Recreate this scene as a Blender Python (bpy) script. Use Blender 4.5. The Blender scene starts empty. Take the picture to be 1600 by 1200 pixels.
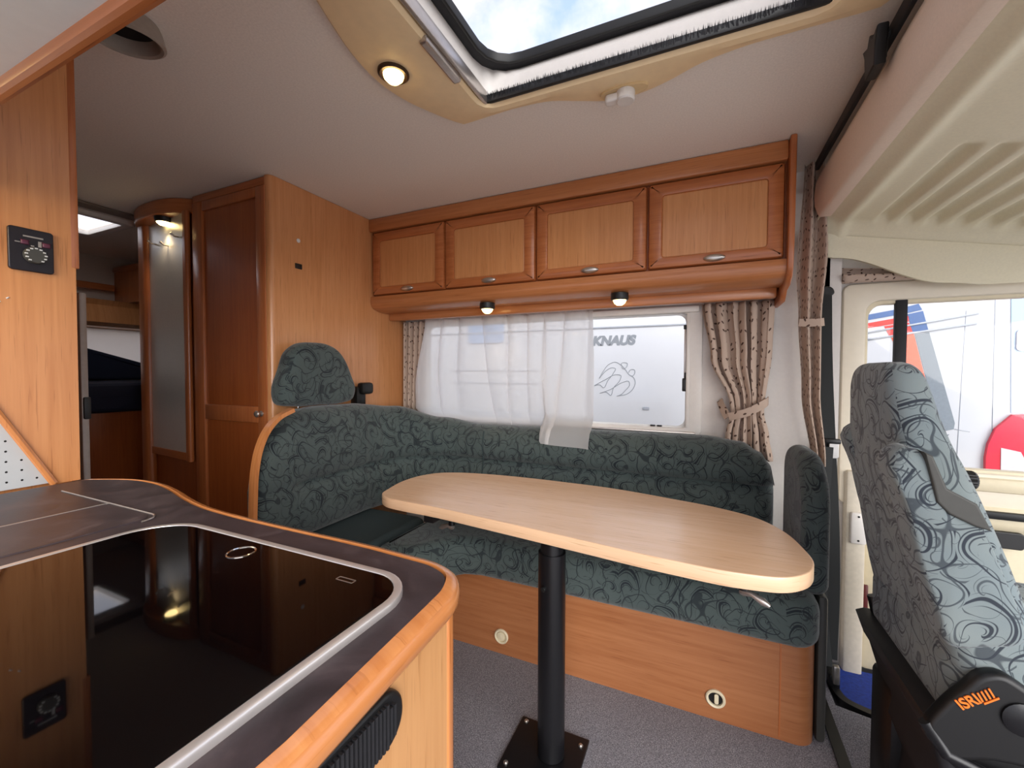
import bpy, bmesh, math, random
from math import sin, cos, pi, radians, sqrt, atan2, hypot
from mathutils import Vector, Matrix

random.seed(7)
scene = bpy.context.scene
COL = scene.collection

# ------------------------------------------------------------------ camera
def cam_matrix(yaw, pitch, roll):
    B = Matrix(((1, 0, 0), (0, 0, -1), (0, 1, 0)))
    Rz = Matrix(((cos(yaw), sin(yaw), 0), (-sin(yaw), cos(yaw), 0), (0, 0, 1)))
    Rx = Matrix(((1, 0, 0), (0, cos(pitch), -sin(pitch)), (0, sin(pitch), cos(pitch))))
    Rr = Matrix(((cos(roll), -sin(roll), 0), (sin(roll), cos(roll), 0), (0, 0, 1)))
    return Rr @ Rx @ B @ Rz
cd = bpy.data.cameras.new('camera')
cam = bpy.data.objects.new('camera', cd); COL.objects.link(cam)
cd.sensor_width = 36.0; cd.sensor_fit = 'HORIZONTAL'; cd.lens = 654.04 / 1600 * 36
cd.clip_start = 0.02
Mw = cam_matrix(0.424344, 0.02823, 0.002552)
r_, d_, f_ = Mw[0], Mw[1], Mw[2]
cam.matrix_world = Matrix(((r_[0], -d_[0], -f_[0], 0), (r_[1], -d_[1], -f_[1], 0), (r_[2], -d_[2], -f_[2], 1.15), (0, 0, 0, 1)))
scene.camera = cam

# ------------------------------------------------------------------ world, light, exposure
SKY = 1.0
scene.view_settings.view_transform = 'Standard'
scene.view_settings.look = 'None'
scene.view_settings.gamma = 1.0
scene.view_settings.use_curve_mapping = False
scene.view_settings.exposure = 1.58
w = bpy.data.worlds.new('cloudy_sky'); scene.world = w; w.use_nodes = True
nt = w.node_tree; nt.nodes.clear()
o = nt.nodes.new('ShaderNodeOutputWorld'); bg = nt.nodes.new('ShaderNodeBackground')
tc = nt.nodes.new('ShaderNodeTexCoord'); nz = nt.nodes.new('ShaderNodeTexNoise'); rp = nt.nodes.new('ShaderNodeValToRGB')
nz.inputs['Scale'].default_value = 5.0; nz.inputs['Detail'].default_value = 9; nz.inputs['Roughness'].default_value = 0.55
e = rp.color_ramp.elements
e[0].position = 0.36; e[0].color = (0.21, 0.28, 0.42, 1)
e[1].position = 0.56; e[1].color = (0.46, 0.44, 0.47, 1)
bg.inputs['Strength'].default_value = SKY
nt.links.new(tc.outputs['Generated'], nz.inputs['Vector']); nt.links.new(nz.outputs['Fac'], rp.inputs['Fac'])
nt.links.new(rp.outputs['Color'], bg.inputs['Color']); nt.links.new(bg.outputs['Background'], o.inputs['Surface'])
sd = bpy.data.lights.new('hazy_sun', 'SUN'); sd.energy = 1.8; sd.angle = radians(60); sd.color = (1, 0.97, 0.93)
sun = bpy.data.objects.new('hazy_sun', sd); COL.objects.link(sun)
sun.rotation_euler = Vector((0.60, -0.72, 0.40)).to_track_quat('Z', 'Y').to_euler()

# ------------------------------------------------------------------ materials
def lin(c):
    return tuple(((v / 255) / 12.92 if v / 255 <= 0.04045 else ((v / 255 + 0.055) / 1.055) ** 2.4) for v in c) + (1,)
class N:
    def __init__(s, name):
        s.m = bpy.data.materials.new(name); s.m.use_nodes = True
        s.t = s.m.node_tree; s.b = s.t.nodes['Principled BSDF']; s.out = s.t.nodes['Material Output']
    def n(s, k, **kw):
        x = s.t.nodes.new('ShaderNode' + k)
        for a, v in kw.items(): setattr(x, a, v)
        return x
    def l(s, a, b): s.t.links.new(a, b)
    def math(s, op, a, b=None, c=None):
        x = s.n('Math', operation=op)
        for i, v in enumerate((a, b, c)):
            if v is None: continue
            if isinstance(v, (int, float)): x.inputs[i].default_value = v
            else: s.l(v, x.inputs[i])
        return x.outputs[0]
    def mix(s, f, a, b):
        x = s.n('Mix', data_type='RGBA')
        for i, v in ((0, f), (6, a), (7, b)):
            if isinstance(v, (int, float)): x.inputs[i].default_value = v
            elif isinstance(v, tuple): x.inputs[i].default_value = v
            else: s.l(v, x.inputs[i])
        return x.outputs[2]
    def uv(s): return s.n('TexCoord').outputs['UV']
    def mapping(s, v, scale, loc=(0, 0, 0)):
        x = s.n('Mapping'); s.l(v, x.inputs[0]); x.inputs['Scale'].default_value = scale; x.inputs['Location'].default_value = loc
        return x.outputs[0]
    def noise(s, v, scale=1, detail=3, rough=0.5, dist=0):
        x = s.n('TexNoise'); s.l(v, x.inputs['Vector']); x.inputs['Scale'].default_value = scale
        x.inputs['Detail'].default_value = detail; x.inputs['Roughness'].default_value = rough; x.inputs['Distortion'].default_value = dist
        return x.outputs['Fac']
    def ramp(s, f, stops):
        x = s.n('ValToRGB'); s.l(f, x.inputs[0]); el = x.color_ramp.elements
        while len(el) < len(stops): el.new(0.5)
        for q, (p, c) in zip(el, stops): q.position = p; q.color = c if len(c) == 4 else lin(c)
        return x.outputs[0]
    def bump(s, h, strength, dist=0.002):
        x = s.n('Bump'); s.l(h, x.inputs['Height']); x.inputs['Strength'].default_value = strength; x.inputs['Distance'].default_value = dist
        s.l(x.outputs[0], s.b.inputs['Normal'])
    def set(s, **kw):
        for k, v in kw.items():
            k = k.replace('_', ' ')
            if isinstance(v, (int, float, tuple)): s.b.inputs[k].default_value = v
            else: s.l(v, s.b.inputs[k])
        return s

def plain(name, rgb, rough=0.5, metal=0.0, var=0.06, grain=60, bump=0.0, spec=0.5, coat=0.0):
    a = N(name); c = lin(rgb); tcn = a.n('TexCoord').outputs['Object']
    f = a.noise(tcn, grain, 4)
    lo = tuple(v * (1 - var) for v in c[:3]) + (1,); hi = tuple(min(1, v * (1 + var)) for v in c[:3]) + (1,)
    a.set(Base_Color=a.ramp(f, [(0.3, lo), (0.7, hi)]), Roughness=rough, Metallic=metal)
    a.b.inputs['Specular IOR Level'].default_value = spec
    a.b.inputs['Coat Weight'].default_value = coat
    if bump: a.bump(f, bump, 0.001)
    return a.m
def wood(name, light, dark, grain='v', rough=0.32, coat=0.25, figure=0.35):
    a = N(name); uv = a.uv()
    s1 = (70, 2.2, 1) if grain == 'v' else (2.2, 70, 1)
    s2 = (9, 0.9, 1) if grain == 'v' else (0.9, 9, 1)
    fine = a.noise(a.mapping(uv, s1), 1.0, 5, 0.6, 0.4)
    broad = a.noise(a.mapping(uv, s2, (3, 1, 0)), 1.0, 3, 0.5, 1.4)
    pores = a.noise(a.mapping(uv, (s1[0] * 3, s1[1] * 4, 1) if grain == 'v' else (s1[0] * 4, s1[1] * 3, 1)), 1.0, 2)
    mixf = a.math('ADD', a.math('MULTIPLY', fine, 1 - figure), a.math('MULTIPLY', broad, figure))
    c = a.ramp(mixf, [(0.34, dark), (0.66, light)])
    p = a.ramp(pores, [(0.60, (255, 255, 255)), (0.72, (205, 190, 175))])
    x = a.n('Mix', data_type='RGBA', blend_type='MULTIPLY'); x.inputs[0].default_value = 0.6
    a.l(c, x.inputs[6]); a.l(p, x.inputs[7])
    a.set(Base_Color=x.outputs[2], Roughness=rough)
    a.b.inputs['Coat Weight'].default_value = coat; a.b.inputs['Coat Roughness'].default_value = 0.18
    return a.m
def scroll_fabric(name, base, line, flat, scale=9.0):
    """woven velour with curling leaf scrolls: spirals around scattered centres, broken by wavy stems"""
    a = N(name); uv = a.uv()
    dn = a.n('TexNoise'); a.l(uv, dn.inputs['Vector']); dn.inputs['Scale'].default_value = scale * 0.9; dn.inputs['Detail'].default_value = 1
    off = a.n('VectorMath', operation='SUBTRACT'); a.l(dn.outputs['Color'], off.inputs[0]); off.inputs[1].default_value = (0.5, 0.5, 0.5)
    sc = a.n('VectorMath', operation='SCALE'); a.l(off.outputs[0], sc.inputs[0]); sc.inputs['Scale'].default_value = 0.055
    ad = a.n('VectorMath', operation='ADD'); a.l(uv, ad.inputs[0]); a.l(sc.outputs[0], ad.inputs[1])
    def layer(scl, seed, turns, width):
        mp = a.mapping(ad.outputs[0], (scl, scl * 0.85, 1), (seed, seed * 0.7, 0))
        vo = a.n('TexVoronoi', voronoi_dimensions='2D'); a.l(mp, vo.inputs['Vector']); vo.inputs['Scale'].default_value = 1.0; vo.inputs['Randomness'].default_value = 0.75
        df = a.n('VectorMath', operation='SUBTRACT'); a.l(mp, df.inputs[0]); a.l(vo.outputs['Position'], df.inputs[1])
        sp = a.n('SeparateXYZ'); a.l(df.outputs[0], sp.inputs[0])
        cs = a.n('SeparateColor'); a.l(vo.outputs['Color'], cs.inputs[0])
        sg = a.math('SUBTRACT', a.math('MULTIPLY', a.math('GREATER_THAN', cs.outputs[0], 0.5), 2.0), 1.0)
        ang = a.math('MULTIPLY', a.math('ARCTAN2', sp.outputs[1], sp.outputs[0]), sg)
        r = vo.outputs['Distance']
        ph = a.math('ADD', a.math('DIVIDE', ang, 2 * pi), a.math('MULTIPLY', r, turns))
        ph = a.math('FRACT', a.math('ADD', ph, a.math('ADD', cs.outputs[1], 4.0)))
        tri = a.math('ABSOLUTE', a.math('SUBTRACT', ph, 0.5))
        # stroke swells and tapers along the curl
        tri = a.math('MINIMUM', tri, a.math('ADD', a.math('ABSOLUTE', a.math('SUBTRACT', tri, 0.21)), 0.052))
        wv = a.math('ADD', a.math('MULTIPLY', a.math('SINE', a.math('ADD', a.math('MULTIPLY', ang, 1.0), a.math('MULTIPLY', cs.outputs[2], 6.0))), width * 0.75), width)
        ln = a.n('MapRange', interpolation_type='SMOOTHSTEP'); a.l(tri, ln.inputs['Value'])
        a.l(wv, ln.inputs['From Max']); a.l(a.math('MULTIPLY', wv, 0.55), ln.inputs['From Min'])
        ln.inputs['To Min'].default_value = 1; ln.inputs['To Max'].default_value = 0
        return ln.outputs[0]
    l1 = layer(scale, 2.3, 2.8, 0.066)
    l2 = layer(scale * 1.8, 9.1, 1.8, 0.05)
    wn = a.noise(a.mapping(ad.outputs[0], (scale * 0.8, scale * 0.8, 1), (5, 5, 0)), 1, 1)
    stem = a.math('ABSOLUTE', a.math('SUBTRACT', a.math('FRACT', a.math('MULTIPLY', wn, 5.0)), 0.5))
    sm = a.n('MapRange', interpolation_type='SMOOTHSTEP'); a.l(stem, sm.inputs['Value']); sm.inputs['From Min'].default_value = 0.025; sm.inputs['From Max'].default_value = 0.06
    sm.inputs['To Min'].default_value = 0.8; sm.inputs['To Max'].default_value = 0
    m = a.math('MAXIMUM', l1, a.math('MAXIMUM', a.math('MULTIPLY', l2, 0.75), sm.outputs[0]))
    weave = a.noise(uv, 900, 2)
    nap = a.noise(uv, 6, 3)
    bc = a.mix(nap, lin(base), lin(flat))
    col = a.mix(a.math('MULTIPLY', m, 0.9), bc, lin(line))
    col2 = a.mix(a.math('MULTIPLY', weave, 0.18), col, (0.02, 0.02, 0.02, 1))
    a.set(Base_Color=col2, Roughness=0.85)
    a.b.inputs['Sheen Weight'].default_value = 0.25; a.b.inputs['Sheen Roughness'].default_value = 0.5
    a.b.inputs['Specular IOR Level'].default_value = 0.15
    a.bump(a.math('ADD', a.math('MULTIPLY', m, -0.8), weave), 0.25, 0.001)
    return a.m
def curtain_cloth(name, base, mark):
    a = N(name); uv = a.uv()
    mp = a.mapping(uv, (34, 26, 1))
    vo = a.n('TexVoronoi', voronoi_dimensions='2D'); a.l(mp, vo.inputs['Vector']); vo.inputs['Scale'].default_value = 1; vo.inputs['Randomness'].default_value = 0.7
    df = a.n('VectorMath', operation='SUBTRACT'); a.l(mp, df.inputs[0]); a.l(vo.outputs['Position'], df.inputs[1])
    cs = a.n('SeparateColor'); a.l(vo.outputs['Color'], cs.inputs[0])
    rt = a.n('VectorRotate', rotation_type='Z_AXIS'); a.l(df.outputs[0], rt.inputs['Vector']); a.l(a.math('MULTIPLY', cs.outputs[0], 3.1), rt.inputs['Angle'])
    s2 = a.n('VectorMath', operation='MULTIPLY'); a.l(rt.outputs[0], s2.inputs[0]); s2.inputs[1].default_value = (1, 2.3, 1)
    ln = a.n('VectorMath', operation='LENGTH'); a.l(s2.outputs[0], ln.inputs[0])
    m = a.math('LESS_THAN', ln.outputs['Value'], 0.23)
    weave = a.noise(uv, 700, 2)
    col = a.mix(m, a.ramp(weave, [(0.3, tuple(int(v * 0.93) for v in base)), (0.7, base)]), lin(mark))
    a.set(Base_Color=col, Roughness=0.9)
    a.b.inputs['Specular IOR Level'].default_value = 0.1
    a.bump(weave, 0.2, 0.001)
    return a.m
def glass(name, tint=(1, 1, 1, 1), refl=0.5, rough=0.02):
    a = N(name); a.t.nodes.remove(a.b)
    tr = a.n('BsdfTransparent'); tr.inputs[0].default_value = tint
    gl = a.n('BsdfGlossy'); gl.inputs['Roughness'].default_value = rough
    fr = a.n('Fresnel'); fr.inputs[0].default_value = 1.45
    mx = a.n('MixShader'); a.l(a.math('MULTIPLY', fr.outputs[0], refl), mx.inputs[0]); a.l(tr.outputs[0], mx.inputs[1]); a.l(gl.outputs[0], mx.inputs[2])
    a.l(mx.outputs[0], a.out.inputs['Surface'])
    return a.m
def sheer(name):
    a = N(name); a.t.nodes.remove(a.b); uv = a.uv()
    tr = a.n('BsdfTransparent'); tl = a.n('BsdfTranslucent'); df = a.n('BsdfDiffuse')
    tl.inputs[0].default_value = (0.96, 0.96, 0.96, 1); df.inputs[0].default_value = (0.86, 0.85, 0.85, 1)
    m1 = a.n('MixShader'); m1.inputs[0].default_value = 0.40; a.l(tl.outputs[0], m1.inputs[1]); a.l(df.outputs[0], m1.inputs[2])
    lw = a.n('LayerWeight'); lw.inputs[0].default_value = 0.35
    wv = a.noise(uv, 500, 2)
    f = a.math('ADD', a.math('MULTIPLY', lw.outputs['Facing'], 0.45), a.math('ADD', 0.58, a.math('MULTIPLY', wv, 0.1)))
    f = a.math('MINIMUM', f, 0.97)
    m2 = a.n('MixShader'); a.l(f, m2.inputs[0]); a.l(tr.outputs[0], m2.inputs[1]); a.l(m1.outputs[0], m2.inputs[2])
    a.l(m2.outputs[0], a.out.inputs['Surface'])
    return a.m
def lamp_glass(name, rgb, strength):
    a = N(name); c = lin(rgb)
    f = a.n('LayerWeight'); f.inputs[0].default_value = 0.4
    a.set(Base_Color=c, Roughness=0.2)
    a.b.inputs['Emission Color'].default_value = c; a.b.inputs['Emission Strength'].default_value = strength
    return a.m

W_SIDE = wood('alder_veneer', (216, 154, 104), (198, 134, 82), 'v')
W_TALL = wood('alder_veneer_warm', (214, 150, 96), (194, 128, 76), 'v')
W_PANEL = wood('alder_door_panel', (212, 150, 98), (194, 130, 78), 'v')
W_FRAME_V = wood('alder_frame_upright', (186, 112, 64), (160, 88, 46), 'v')
W_FRAME_H = wood('alder_frame_level', (190, 116, 68), (164, 92, 48), 'h')
W_RAIL_H = wood('alder_rail_level', (196, 128, 80), (172, 106, 60), 'h')
W_BASE = wood('bench_veneer', (170, 112, 72), (150, 92, 54), 'h', 0.4)
W_BEECH = wood('beech_table_top', (242, 204, 168), (233, 191, 152), 'h', 0.26, 0.4, 0.5)
W_EDGE = wood('solid_wood_edge', (208, 138, 82), (188, 116, 62), 'h', 0.25, 0.5)
W_EDGE_V = wood('solid_wood_edge_upright', (208, 138, 82), (188, 116, 62), 'v', 0.25, 0.5)
W_CAB = wood('kitchen_front_veneer', (206, 154, 102), (190, 136, 84), 'v', 0.4)
W_SHADED = wood('alder_veneer_shaded', (168, 92, 44), (144, 72, 32), 'v')  # same alder, with the shade on the wardrobe front put into the colour
FAB = scroll_fabric('green_scroll_velour', (84, 95, 92), (23, 29, 37), (66, 77, 77), 10.5)
FAB_LIT = scroll_fabric('cab_seat_velour_lit', (146, 155, 150), (34, 40, 54), (120, 136, 144), 10.0)  # bench velour again, the brighter cab light put into its colour
FAB_FLAT = plain('dark_velour', (58, 68, 70), 0.9, var=0.12, grain=500, bump=0.2, spec=0.1)
CURT = curtain_cloth('taupe_leaf_curtain', (192, 170, 154), (84, 66, 58))
SHEER = sheer('white_sheer_voile')
CEIL = plain('ceiling_fabric', (236, 228, 219), 0.95, var=0.05, grain=180, bump=0.25, spec=0.1)
WHITE_WALL = plain('wall_vinyl', (222, 216, 210), 0.7, var=0.02, grain=90)
REAR_WALL = plain('rear_wall_vinyl', (200, 186, 172), 0.85, var=0.03, grain=90)
HATCHP = plain('tan_hatch_plastic', (242, 216, 172), 0.45, var=0.03, grain=40)
CREAM = plain('cream_plastic', (226, 216, 196), 0.45, var=0.02, grain=40)
CREAM_D = plain('cream_door_trim', (218, 206, 176), 0.5, var=0.03, grain=60)
BEDP = plain('bed_underside_shell', (226, 218, 190), 0.5, var=0.03, grain=150, bump=0.1)
BEDR = plain('bed_padded_roll', (238, 220, 202), 0.7, var=0.03, grain=200, bump=0.2)
OFFW = plain('white_frame_plastic', (225, 220, 214), 0.4, var=0.02)
BLACK = plain('black_plastic', (14, 14, 15), 0.45, var=0.1)
BLACKG = plain('black_rubber', (26, 26, 30), 0.7, var=0.15, bump=0.1)
BLACKM = plain('black_powdercoat', (16, 16, 19), 0.35, var=0.1, grain=300, bump=0.1)
GREYP = plain('grey_plastic', (68, 68, 64), 0.55, var=0.05)
STEEL = plain('brushed_nickel', (200, 196, 190), 0.28, 0.9, var=0.05)
CHROME = plain('chrome', (225, 220, 215), 0.12, 1.0, var=0.02)
RIM = plain('pale_metal_rim', (228, 222, 218), 0.32, 0.7, var=0.03)
ALU = plain('aluminium_trim', (190, 182, 176), 0.3, 0.85, var=0.05)
WHITEMETAL = plain('white_sheet_metal', (226, 228, 228), 0.35, var=0.02)
MIRR = plain('satin_mirror', (222, 222, 216), 0.36, 0.45, var=0.03, grain=120)
HOB = plain('black_hob_glass', (4, 3, 4), 0.03, 0, var=0.05, spec=0.36)
BELT = plain('dark_webbing', (34, 36, 36), 0.8, var=0.15, grain=600, bump=0.3)
NAVY = plain('navy_bedding', (22, 28, 48), 0.9, var=0.15, grain=200, bump=0.2)
BLUEM = plain('blue_rubber_mat', (14, 46, 130), 0.75, var=0.25, grain=90, bump=0.5)
GLASS = glass('window_glass', (1, 1, 1, 1), 0.5)
DOME = glass('hatch_dome_acrylic', (0.97, 0.97, 0.98, 1), 0.4)
a = N('pale_roller_blind'); a.t.nodes.remove(a.b)
tl = a.n('BsdfTranslucent'); df = a.n('BsdfDiffuse'); tl.inputs[0].default_value = (0.8, 0.76, 0.72, 1); df.inputs[0].default_value = (0.8, 0.76, 0.72, 1)
mx = a.n('MixShader'); mx.inputs[0].default_value = 0.4; a.l(tl.outputs[0], mx.inputs[1]); a.l(df.outputs[0], mx.inputs[2]); a.l(mx.outputs[0], a.out.inputs['Surface']); BLIND = a.m
a = N('milky_skylight_acrylic'); a.t.nodes.remove(a.b)
tl = a.n('BsdfTranslucent'); tr = a.n('BsdfTransparent'); tl.inputs[0].default_value = (0.92, 0.92, 0.94, 1)
mx = a.n('MixShader'); mx.inputs[0].default_value = 0.6; a.l(tl.outputs[0], mx.inputs[1]); a.l(tr.outputs[0], mx.inputs[2]); a.l(mx.outputs[0], a.out.inputs['Surface']); MILKY = a.m
ORANGE = plain('orange_print', (240, 120, 30), 0.5, var=0.03)
CARAVAN = plain('white_vehicle_paint', (206, 209, 213), 0.3, var=0.015, grain=3)
D_GREY = plain('grey_print', (142, 148, 154), 0.5)
D_DGREY = plain('slate_stripe', (118, 128, 136), 0.4)
D_BLUE = plain('blue_stripe', (84, 112, 160), 0.4)
D_ORANGE = plain('orange_stripe', (236, 92, 52), 0.4)
D_RED = plain('red_stripe', (226, 74, 70), 0.4)
D_LINE = plain('pale_grey_line', (170, 176, 184), 0.4)
LAMP_RED = plain('red_lamp_lens', (226, 12, 48), 0.15, var=0.1, grain=20)
LENS = plain('clear_lamp_lens', (200, 196, 198), 0.15, var=0.06, grain=40)
VGLASS = plain('blue_tinted_window', (150, 178, 214), 0.1, var=0.06, grain=4)
GROUND_BOUNCE = plain('pale_bounce_ground', (196, 194, 190), 0.9, var=0.15, grain=120)  # unseen ground, added and kept pale to bounce daylight up into the interior
BULB = lamp_glass('glowing_amber_lens', (255, 214, 140), 3.0)
BULB2 = lamp_glass('glowing_lamp_lens', (255, 220, 150), 4.0)
HOLE = plain('dark_recess', (10, 8, 8), 0.9)
a = N('speckled_carpet'); tcn = a.n('TexCoord').outputs['Object']
f1 = a.noise(tcn, 330, 4, 0.75); f2 = a.noise(tcn, 5, 3)
a.set(Base_Color=a.mix(a.math('MULTIPLY', f2, 0.25), a.ramp(f1, [(0.36, (90, 88, 94)), (0.5, (132, 130, 137)), (0.66, (188, 186, 192))]), lin((104, 102, 108))), Roughness=0.95)
a.b.inputs['Specular IOR Level'].default_value = 0.1; a.bump(f1, 0.6, 0.003); CARPET = a.m
a = N('slate_laminate'); uv = a.uv()
f1 = a.noise(uv, 14, 6, 0.62, 1.2); f2 = a.noise(uv, 160, 3)
c = a.ramp(f1, [(0.3, (42, 36, 40)), (0.52, (62, 52, 56)), (0.72, (84, 72, 74))])
a.set(Base_Color=a.mix(a.math('MULTIPLY', f2, 0.3), c, lin((44, 38, 42))), Roughness=a.math('ADD', a.math('MULTIPLY', f1, 0.25), 0.3))
a.bump(f2, 0.12, 0.001); SLATE = a.m

# ------------------------------------------------------------------ geometry helpers
class G:
    def __init__(s): s.v = []; s.f = []; s.uv = None
    def add(s, v, f):
        n = len(s.v); s.v += [tuple(p) for p in v]; s.f += [tuple(i + n for i in q) for q in f]; return s
    def xf(s, M): s.v = [tuple(M @ Vector(p)) for p in s.v]; return s
ORG = {}
def boxuv(me, org):
    ul = me.uv_layers.new(name='UVMap')
    for p in me.polygons:
        n = p.normal; ax = max(range(3), key=lambda i: abs(n[i]))
        for li in p.loop_indices:
            c = me.vertices[me.loops[li].vertex_index].co + org
            ul.data[li].uv = ((c.y, c.z), (c.x, c.z), (c.x, c.y))[ax]
def mk(name, g, mat, parent=None, smooth=40, label=None, cat=None, group=None, kind=None, origin=None, uvs=None):
    me = bpy.data.meshes.new(name)
    xs, ys, zs = zip(*g.v)
    if origin is None:
        origin = Vector(((min(xs) + max(xs)) / 2, (min(ys) + max(ys)) / 2, min(zs) if parent is None else (min(zs) + max(zs)) / 2))
    origin = Vector(origin)
    me.from_pydata([tuple(Vector(p) - origin) for p in g.v], [], g.f)
    bm = bmesh.new(); bm.from_mesh(me)
    bmesh.ops.dissolve_degenerate(bm, dist=1e-6, edges=bm.edges) if uvs is None else None
    bmesh.ops.recalc_face_normals(bm, faces=bm.faces); bm.to_mesh(me); bm.free()
    me.update()
    if uvs:
        ul = me.uv_layers.new(name='UVMap')
        for lp in me.loops: ul.data[lp.index].uv = uvs[lp.vertex_index]
    else: boxuv(me, origin)
    if smooth:
        for p in me.polygons: p.use_smooth = True
        me.set_sharp_from_angle(angle=radians(smooth))
        for p in me.polygons:
            if len(p.vertices) > 5: p.use_smooth = False
    me.materials.append(mat)
    ob = bpy.data.objects.new(name, me); COL.objects.link(ob)
    ORG[ob.name] = origin
    if parent:
        ob.parent = parent; ob.location = origin - ORG[parent.name]
    else: ob.location = origin
    tag(ob, label, cat, group, kind)
    return ob
def tag(o, label=None, cat=None, group=None, kind=None):
    if label: o['label'] = label
    if cat: o['category'] = cat
    if group: o['group'] = group
    if kind: o['kind'] = kind
def thing(name, loc, label, cat, group=None):
    o = bpy.data.objects.new(name, None); COL.objects.link(o); o.location = loc; o.empty_display_size = 0.05
    ORG[o.name] = Vector(loc); tag(o, label, cat, group); return o
def copy_tree(o, delta=None, parent=None, label=None):
    c = o.copy(); COL.objects.link(c)
    if parent: c.parent = parent
    if delta is not None: c.location = o.location + Vector(delta)
    if label: c['label'] = label
    for ch in list(o.children): copy_tree(ch, None, c)
    return c
def rr(x0, y0, x1, y1, r, seg=5):
    if isinstance(r, (int, float)): r = (r,) * 4
    P = []
    for (cx, cy, a0, q) in ((x1 - r[0], y0 + r[0], -90, r[0]), (x1 - r[1], y1 - r[1], 0, r[1]), (x0 + r[2], y1 - r[2], 90, r[2]), (x0 + r[3], y0 + r[3], 180, r[3])):
        for i in range(seg + 1):
            t = radians(a0 + 90 * i / seg); P.append((cx + q * cos(t), cy + q * sin(t)))
    return P
def inset(P, d):
    if abs(d) < 1e-9: return list(P)
    n = len(P); area = sum(P[i][0] * P[(i + 1) % n][1] - P[(i + 1) % n][0] * P[i][1] for i in range(n)); s = 1 if area > 0 else -1
    out = []
    for i in range(n):
        p = P[i]; a = None; k = 1
        while k < n:
            q = P[i - k]; a = (p[0] - q[0], p[1] - q[1]); la = hypot(*a)
            if la > 1e-7: break
            k += 1
        k = 1
        while k < n:
            q = P[(i + k) % n]; b = (q[0] - p[0], q[1] - p[1]); lb = hypot(*b)
            if lb > 1e-7: break
            k += 1
        n1 = (-a[1] / la * s, a[0] / la * s); n2 = (-b[1] / lb * s, b[0] / lb * s)
        m = (n1[0] + n2[0], n1[1] + n2[1]); lm = hypot(*m)
        if lm < 1e-6: out.append(p); continue
        m = (m[0] / lm, m[1] / lm); c = max(0.45, m[0] * n1[0] + m[1] * n1[1])
        out.append((p[0] + m[0] * d / c, p[1] + m[1] * d / c))
    return out
def to3(ax, p, t): return {'z': (p[0], p[1], t), 'y': (p[0], t, p[1]), 'x': (t, p[0], p[1])}[ax]
def loft(loops, cap0=True, cap1=True, cyc=False):
    g = G(); n = len(loops[0]); V = [p for l in loops for p in l]; F = []
    m = len(loops)
    for j in range(m if cyc else m - 1):
        k = (j + 1) % m
        for i in range(n): F.append((j * n + i, j * n + (i + 1) % n, k * n + (i + 1) % n, k * n + i))
    if not cyc:
        if cap0: F.append(tuple(range(n - 1, -1, -1)))
        if cap1: F.append(tuple((m - 1) * n + i for i in range(n)))
    return g.add(V, F)
def prism(ax, P, a, b, r=0.0, seg=3, r2=None):
    """outline P pushed along axis ax from a to b, with both rims rounded by r (r2: rim at b)"""
    if r2 is None: r2 = r
    s = 1 if b > a else -1; L = []
    if r > 0:
        for i in range(seg + 1):
            t = pi / 2 * (1 - i / seg); L.append([to3(ax, p, a + s * r * (1 - sin(t))) for p in inset(P, r * (1 - cos(t)))])
    else: L.append([to3(ax, p, a) for p in P])
    if r2 > 0:
        for i in range(seg + 1):
            t = pi / 2 * i / seg; L.append([to3(ax, p, b - s * r2 * (1 - sin(t))) for p in inset(P, r2 * (1 - cos(t)))])
    else: L.append([to3(ax, p, b) for p in P])
    return loft(L)
def box(x0, x1, y0, y1, z0, z1, r=0.0, seg=2):
    if r <= 0: return prism('z', [(x0, y0), (x1, y0), (x1, y1), (x0, y1)], z0, z1)
    return prism('z', rr(x0, y0, x1, y1, r, max(2, seg)), z0, z1, r, max(2, seg))
def ring(ax, Po, Pi, a, b, r=0.0, ri=None):
    """frame between outlines Po and Pi (same count); front face at b with eased edges"""
    if ri is None: ri = r
    s = 1 if b > a else -1
    L = [[to3(ax, p, a) for p in Po], [to3(ax, p, b - s * r) for p in Po]]
    if r > 0: L += [[to3(ax, p, b - s * r * 0.3) for p in inset(Po, r * 0.3)], [to3(ax, p, b) for p in inset(Po, r)]]
    if ri > 0: L += [[to3(ax, p, b) for p in inset(Pi, -ri)], [to3(ax, p, b - s * ri * 0.3) for p in inset(Pi, -ri * 0.3)]]
    L += [[to3(ax, p, b - s * ri) for p in Pi], [to3(ax, p, a) for p in Pi]]
    return loft(L, cyc=True)
def frames(path):
    P = [Vector(p) for p in path]; n = len(P); T = []
    for i in range(n): T.append((P[min(i + 1, n - 1)] - P[max(i - 1, 0)]).normalized())
    u = T[0].orthogonal().normalized(); F = []
    for i in range(n):
        u = (u - T[i] * u.dot(T[i])).normalized(); F.append((P[i], u, T[i].cross(u)))
    return F
def tube(path, r, n=10, caps=True):
    R = r if isinstance(r, (list, tuple)) else [r] * len(path); L = []
    for (p, u, v), q in zip(frames(path), R): L.append([tuple(p + u * q * cos(2 * pi * i / n) + v * q * sin(2 * pi * i / n)) for i in range(n)])
    return loft(L, caps, caps)
def strap(path, side, w, t):
    """flat band along path; side = width direction"""
    L = []; s = Vector(side).normalized(); P = [Vector(p) for p in path]
    for i, p in enumerate(P):
        T = (P[min(i + 1, len(P) - 1)] - P[max(i - 1, 0)]).normalized(); nn = T.cross(s).normalized(); ss = nn.cross(T).normalized()
        L.append([tuple(p + ss * a * w / 2 + nn * b * t / 2) for a, b in ((-1, -1), (1, -1), (1, 1), (-1, 1))])
    return loft(L)
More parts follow.
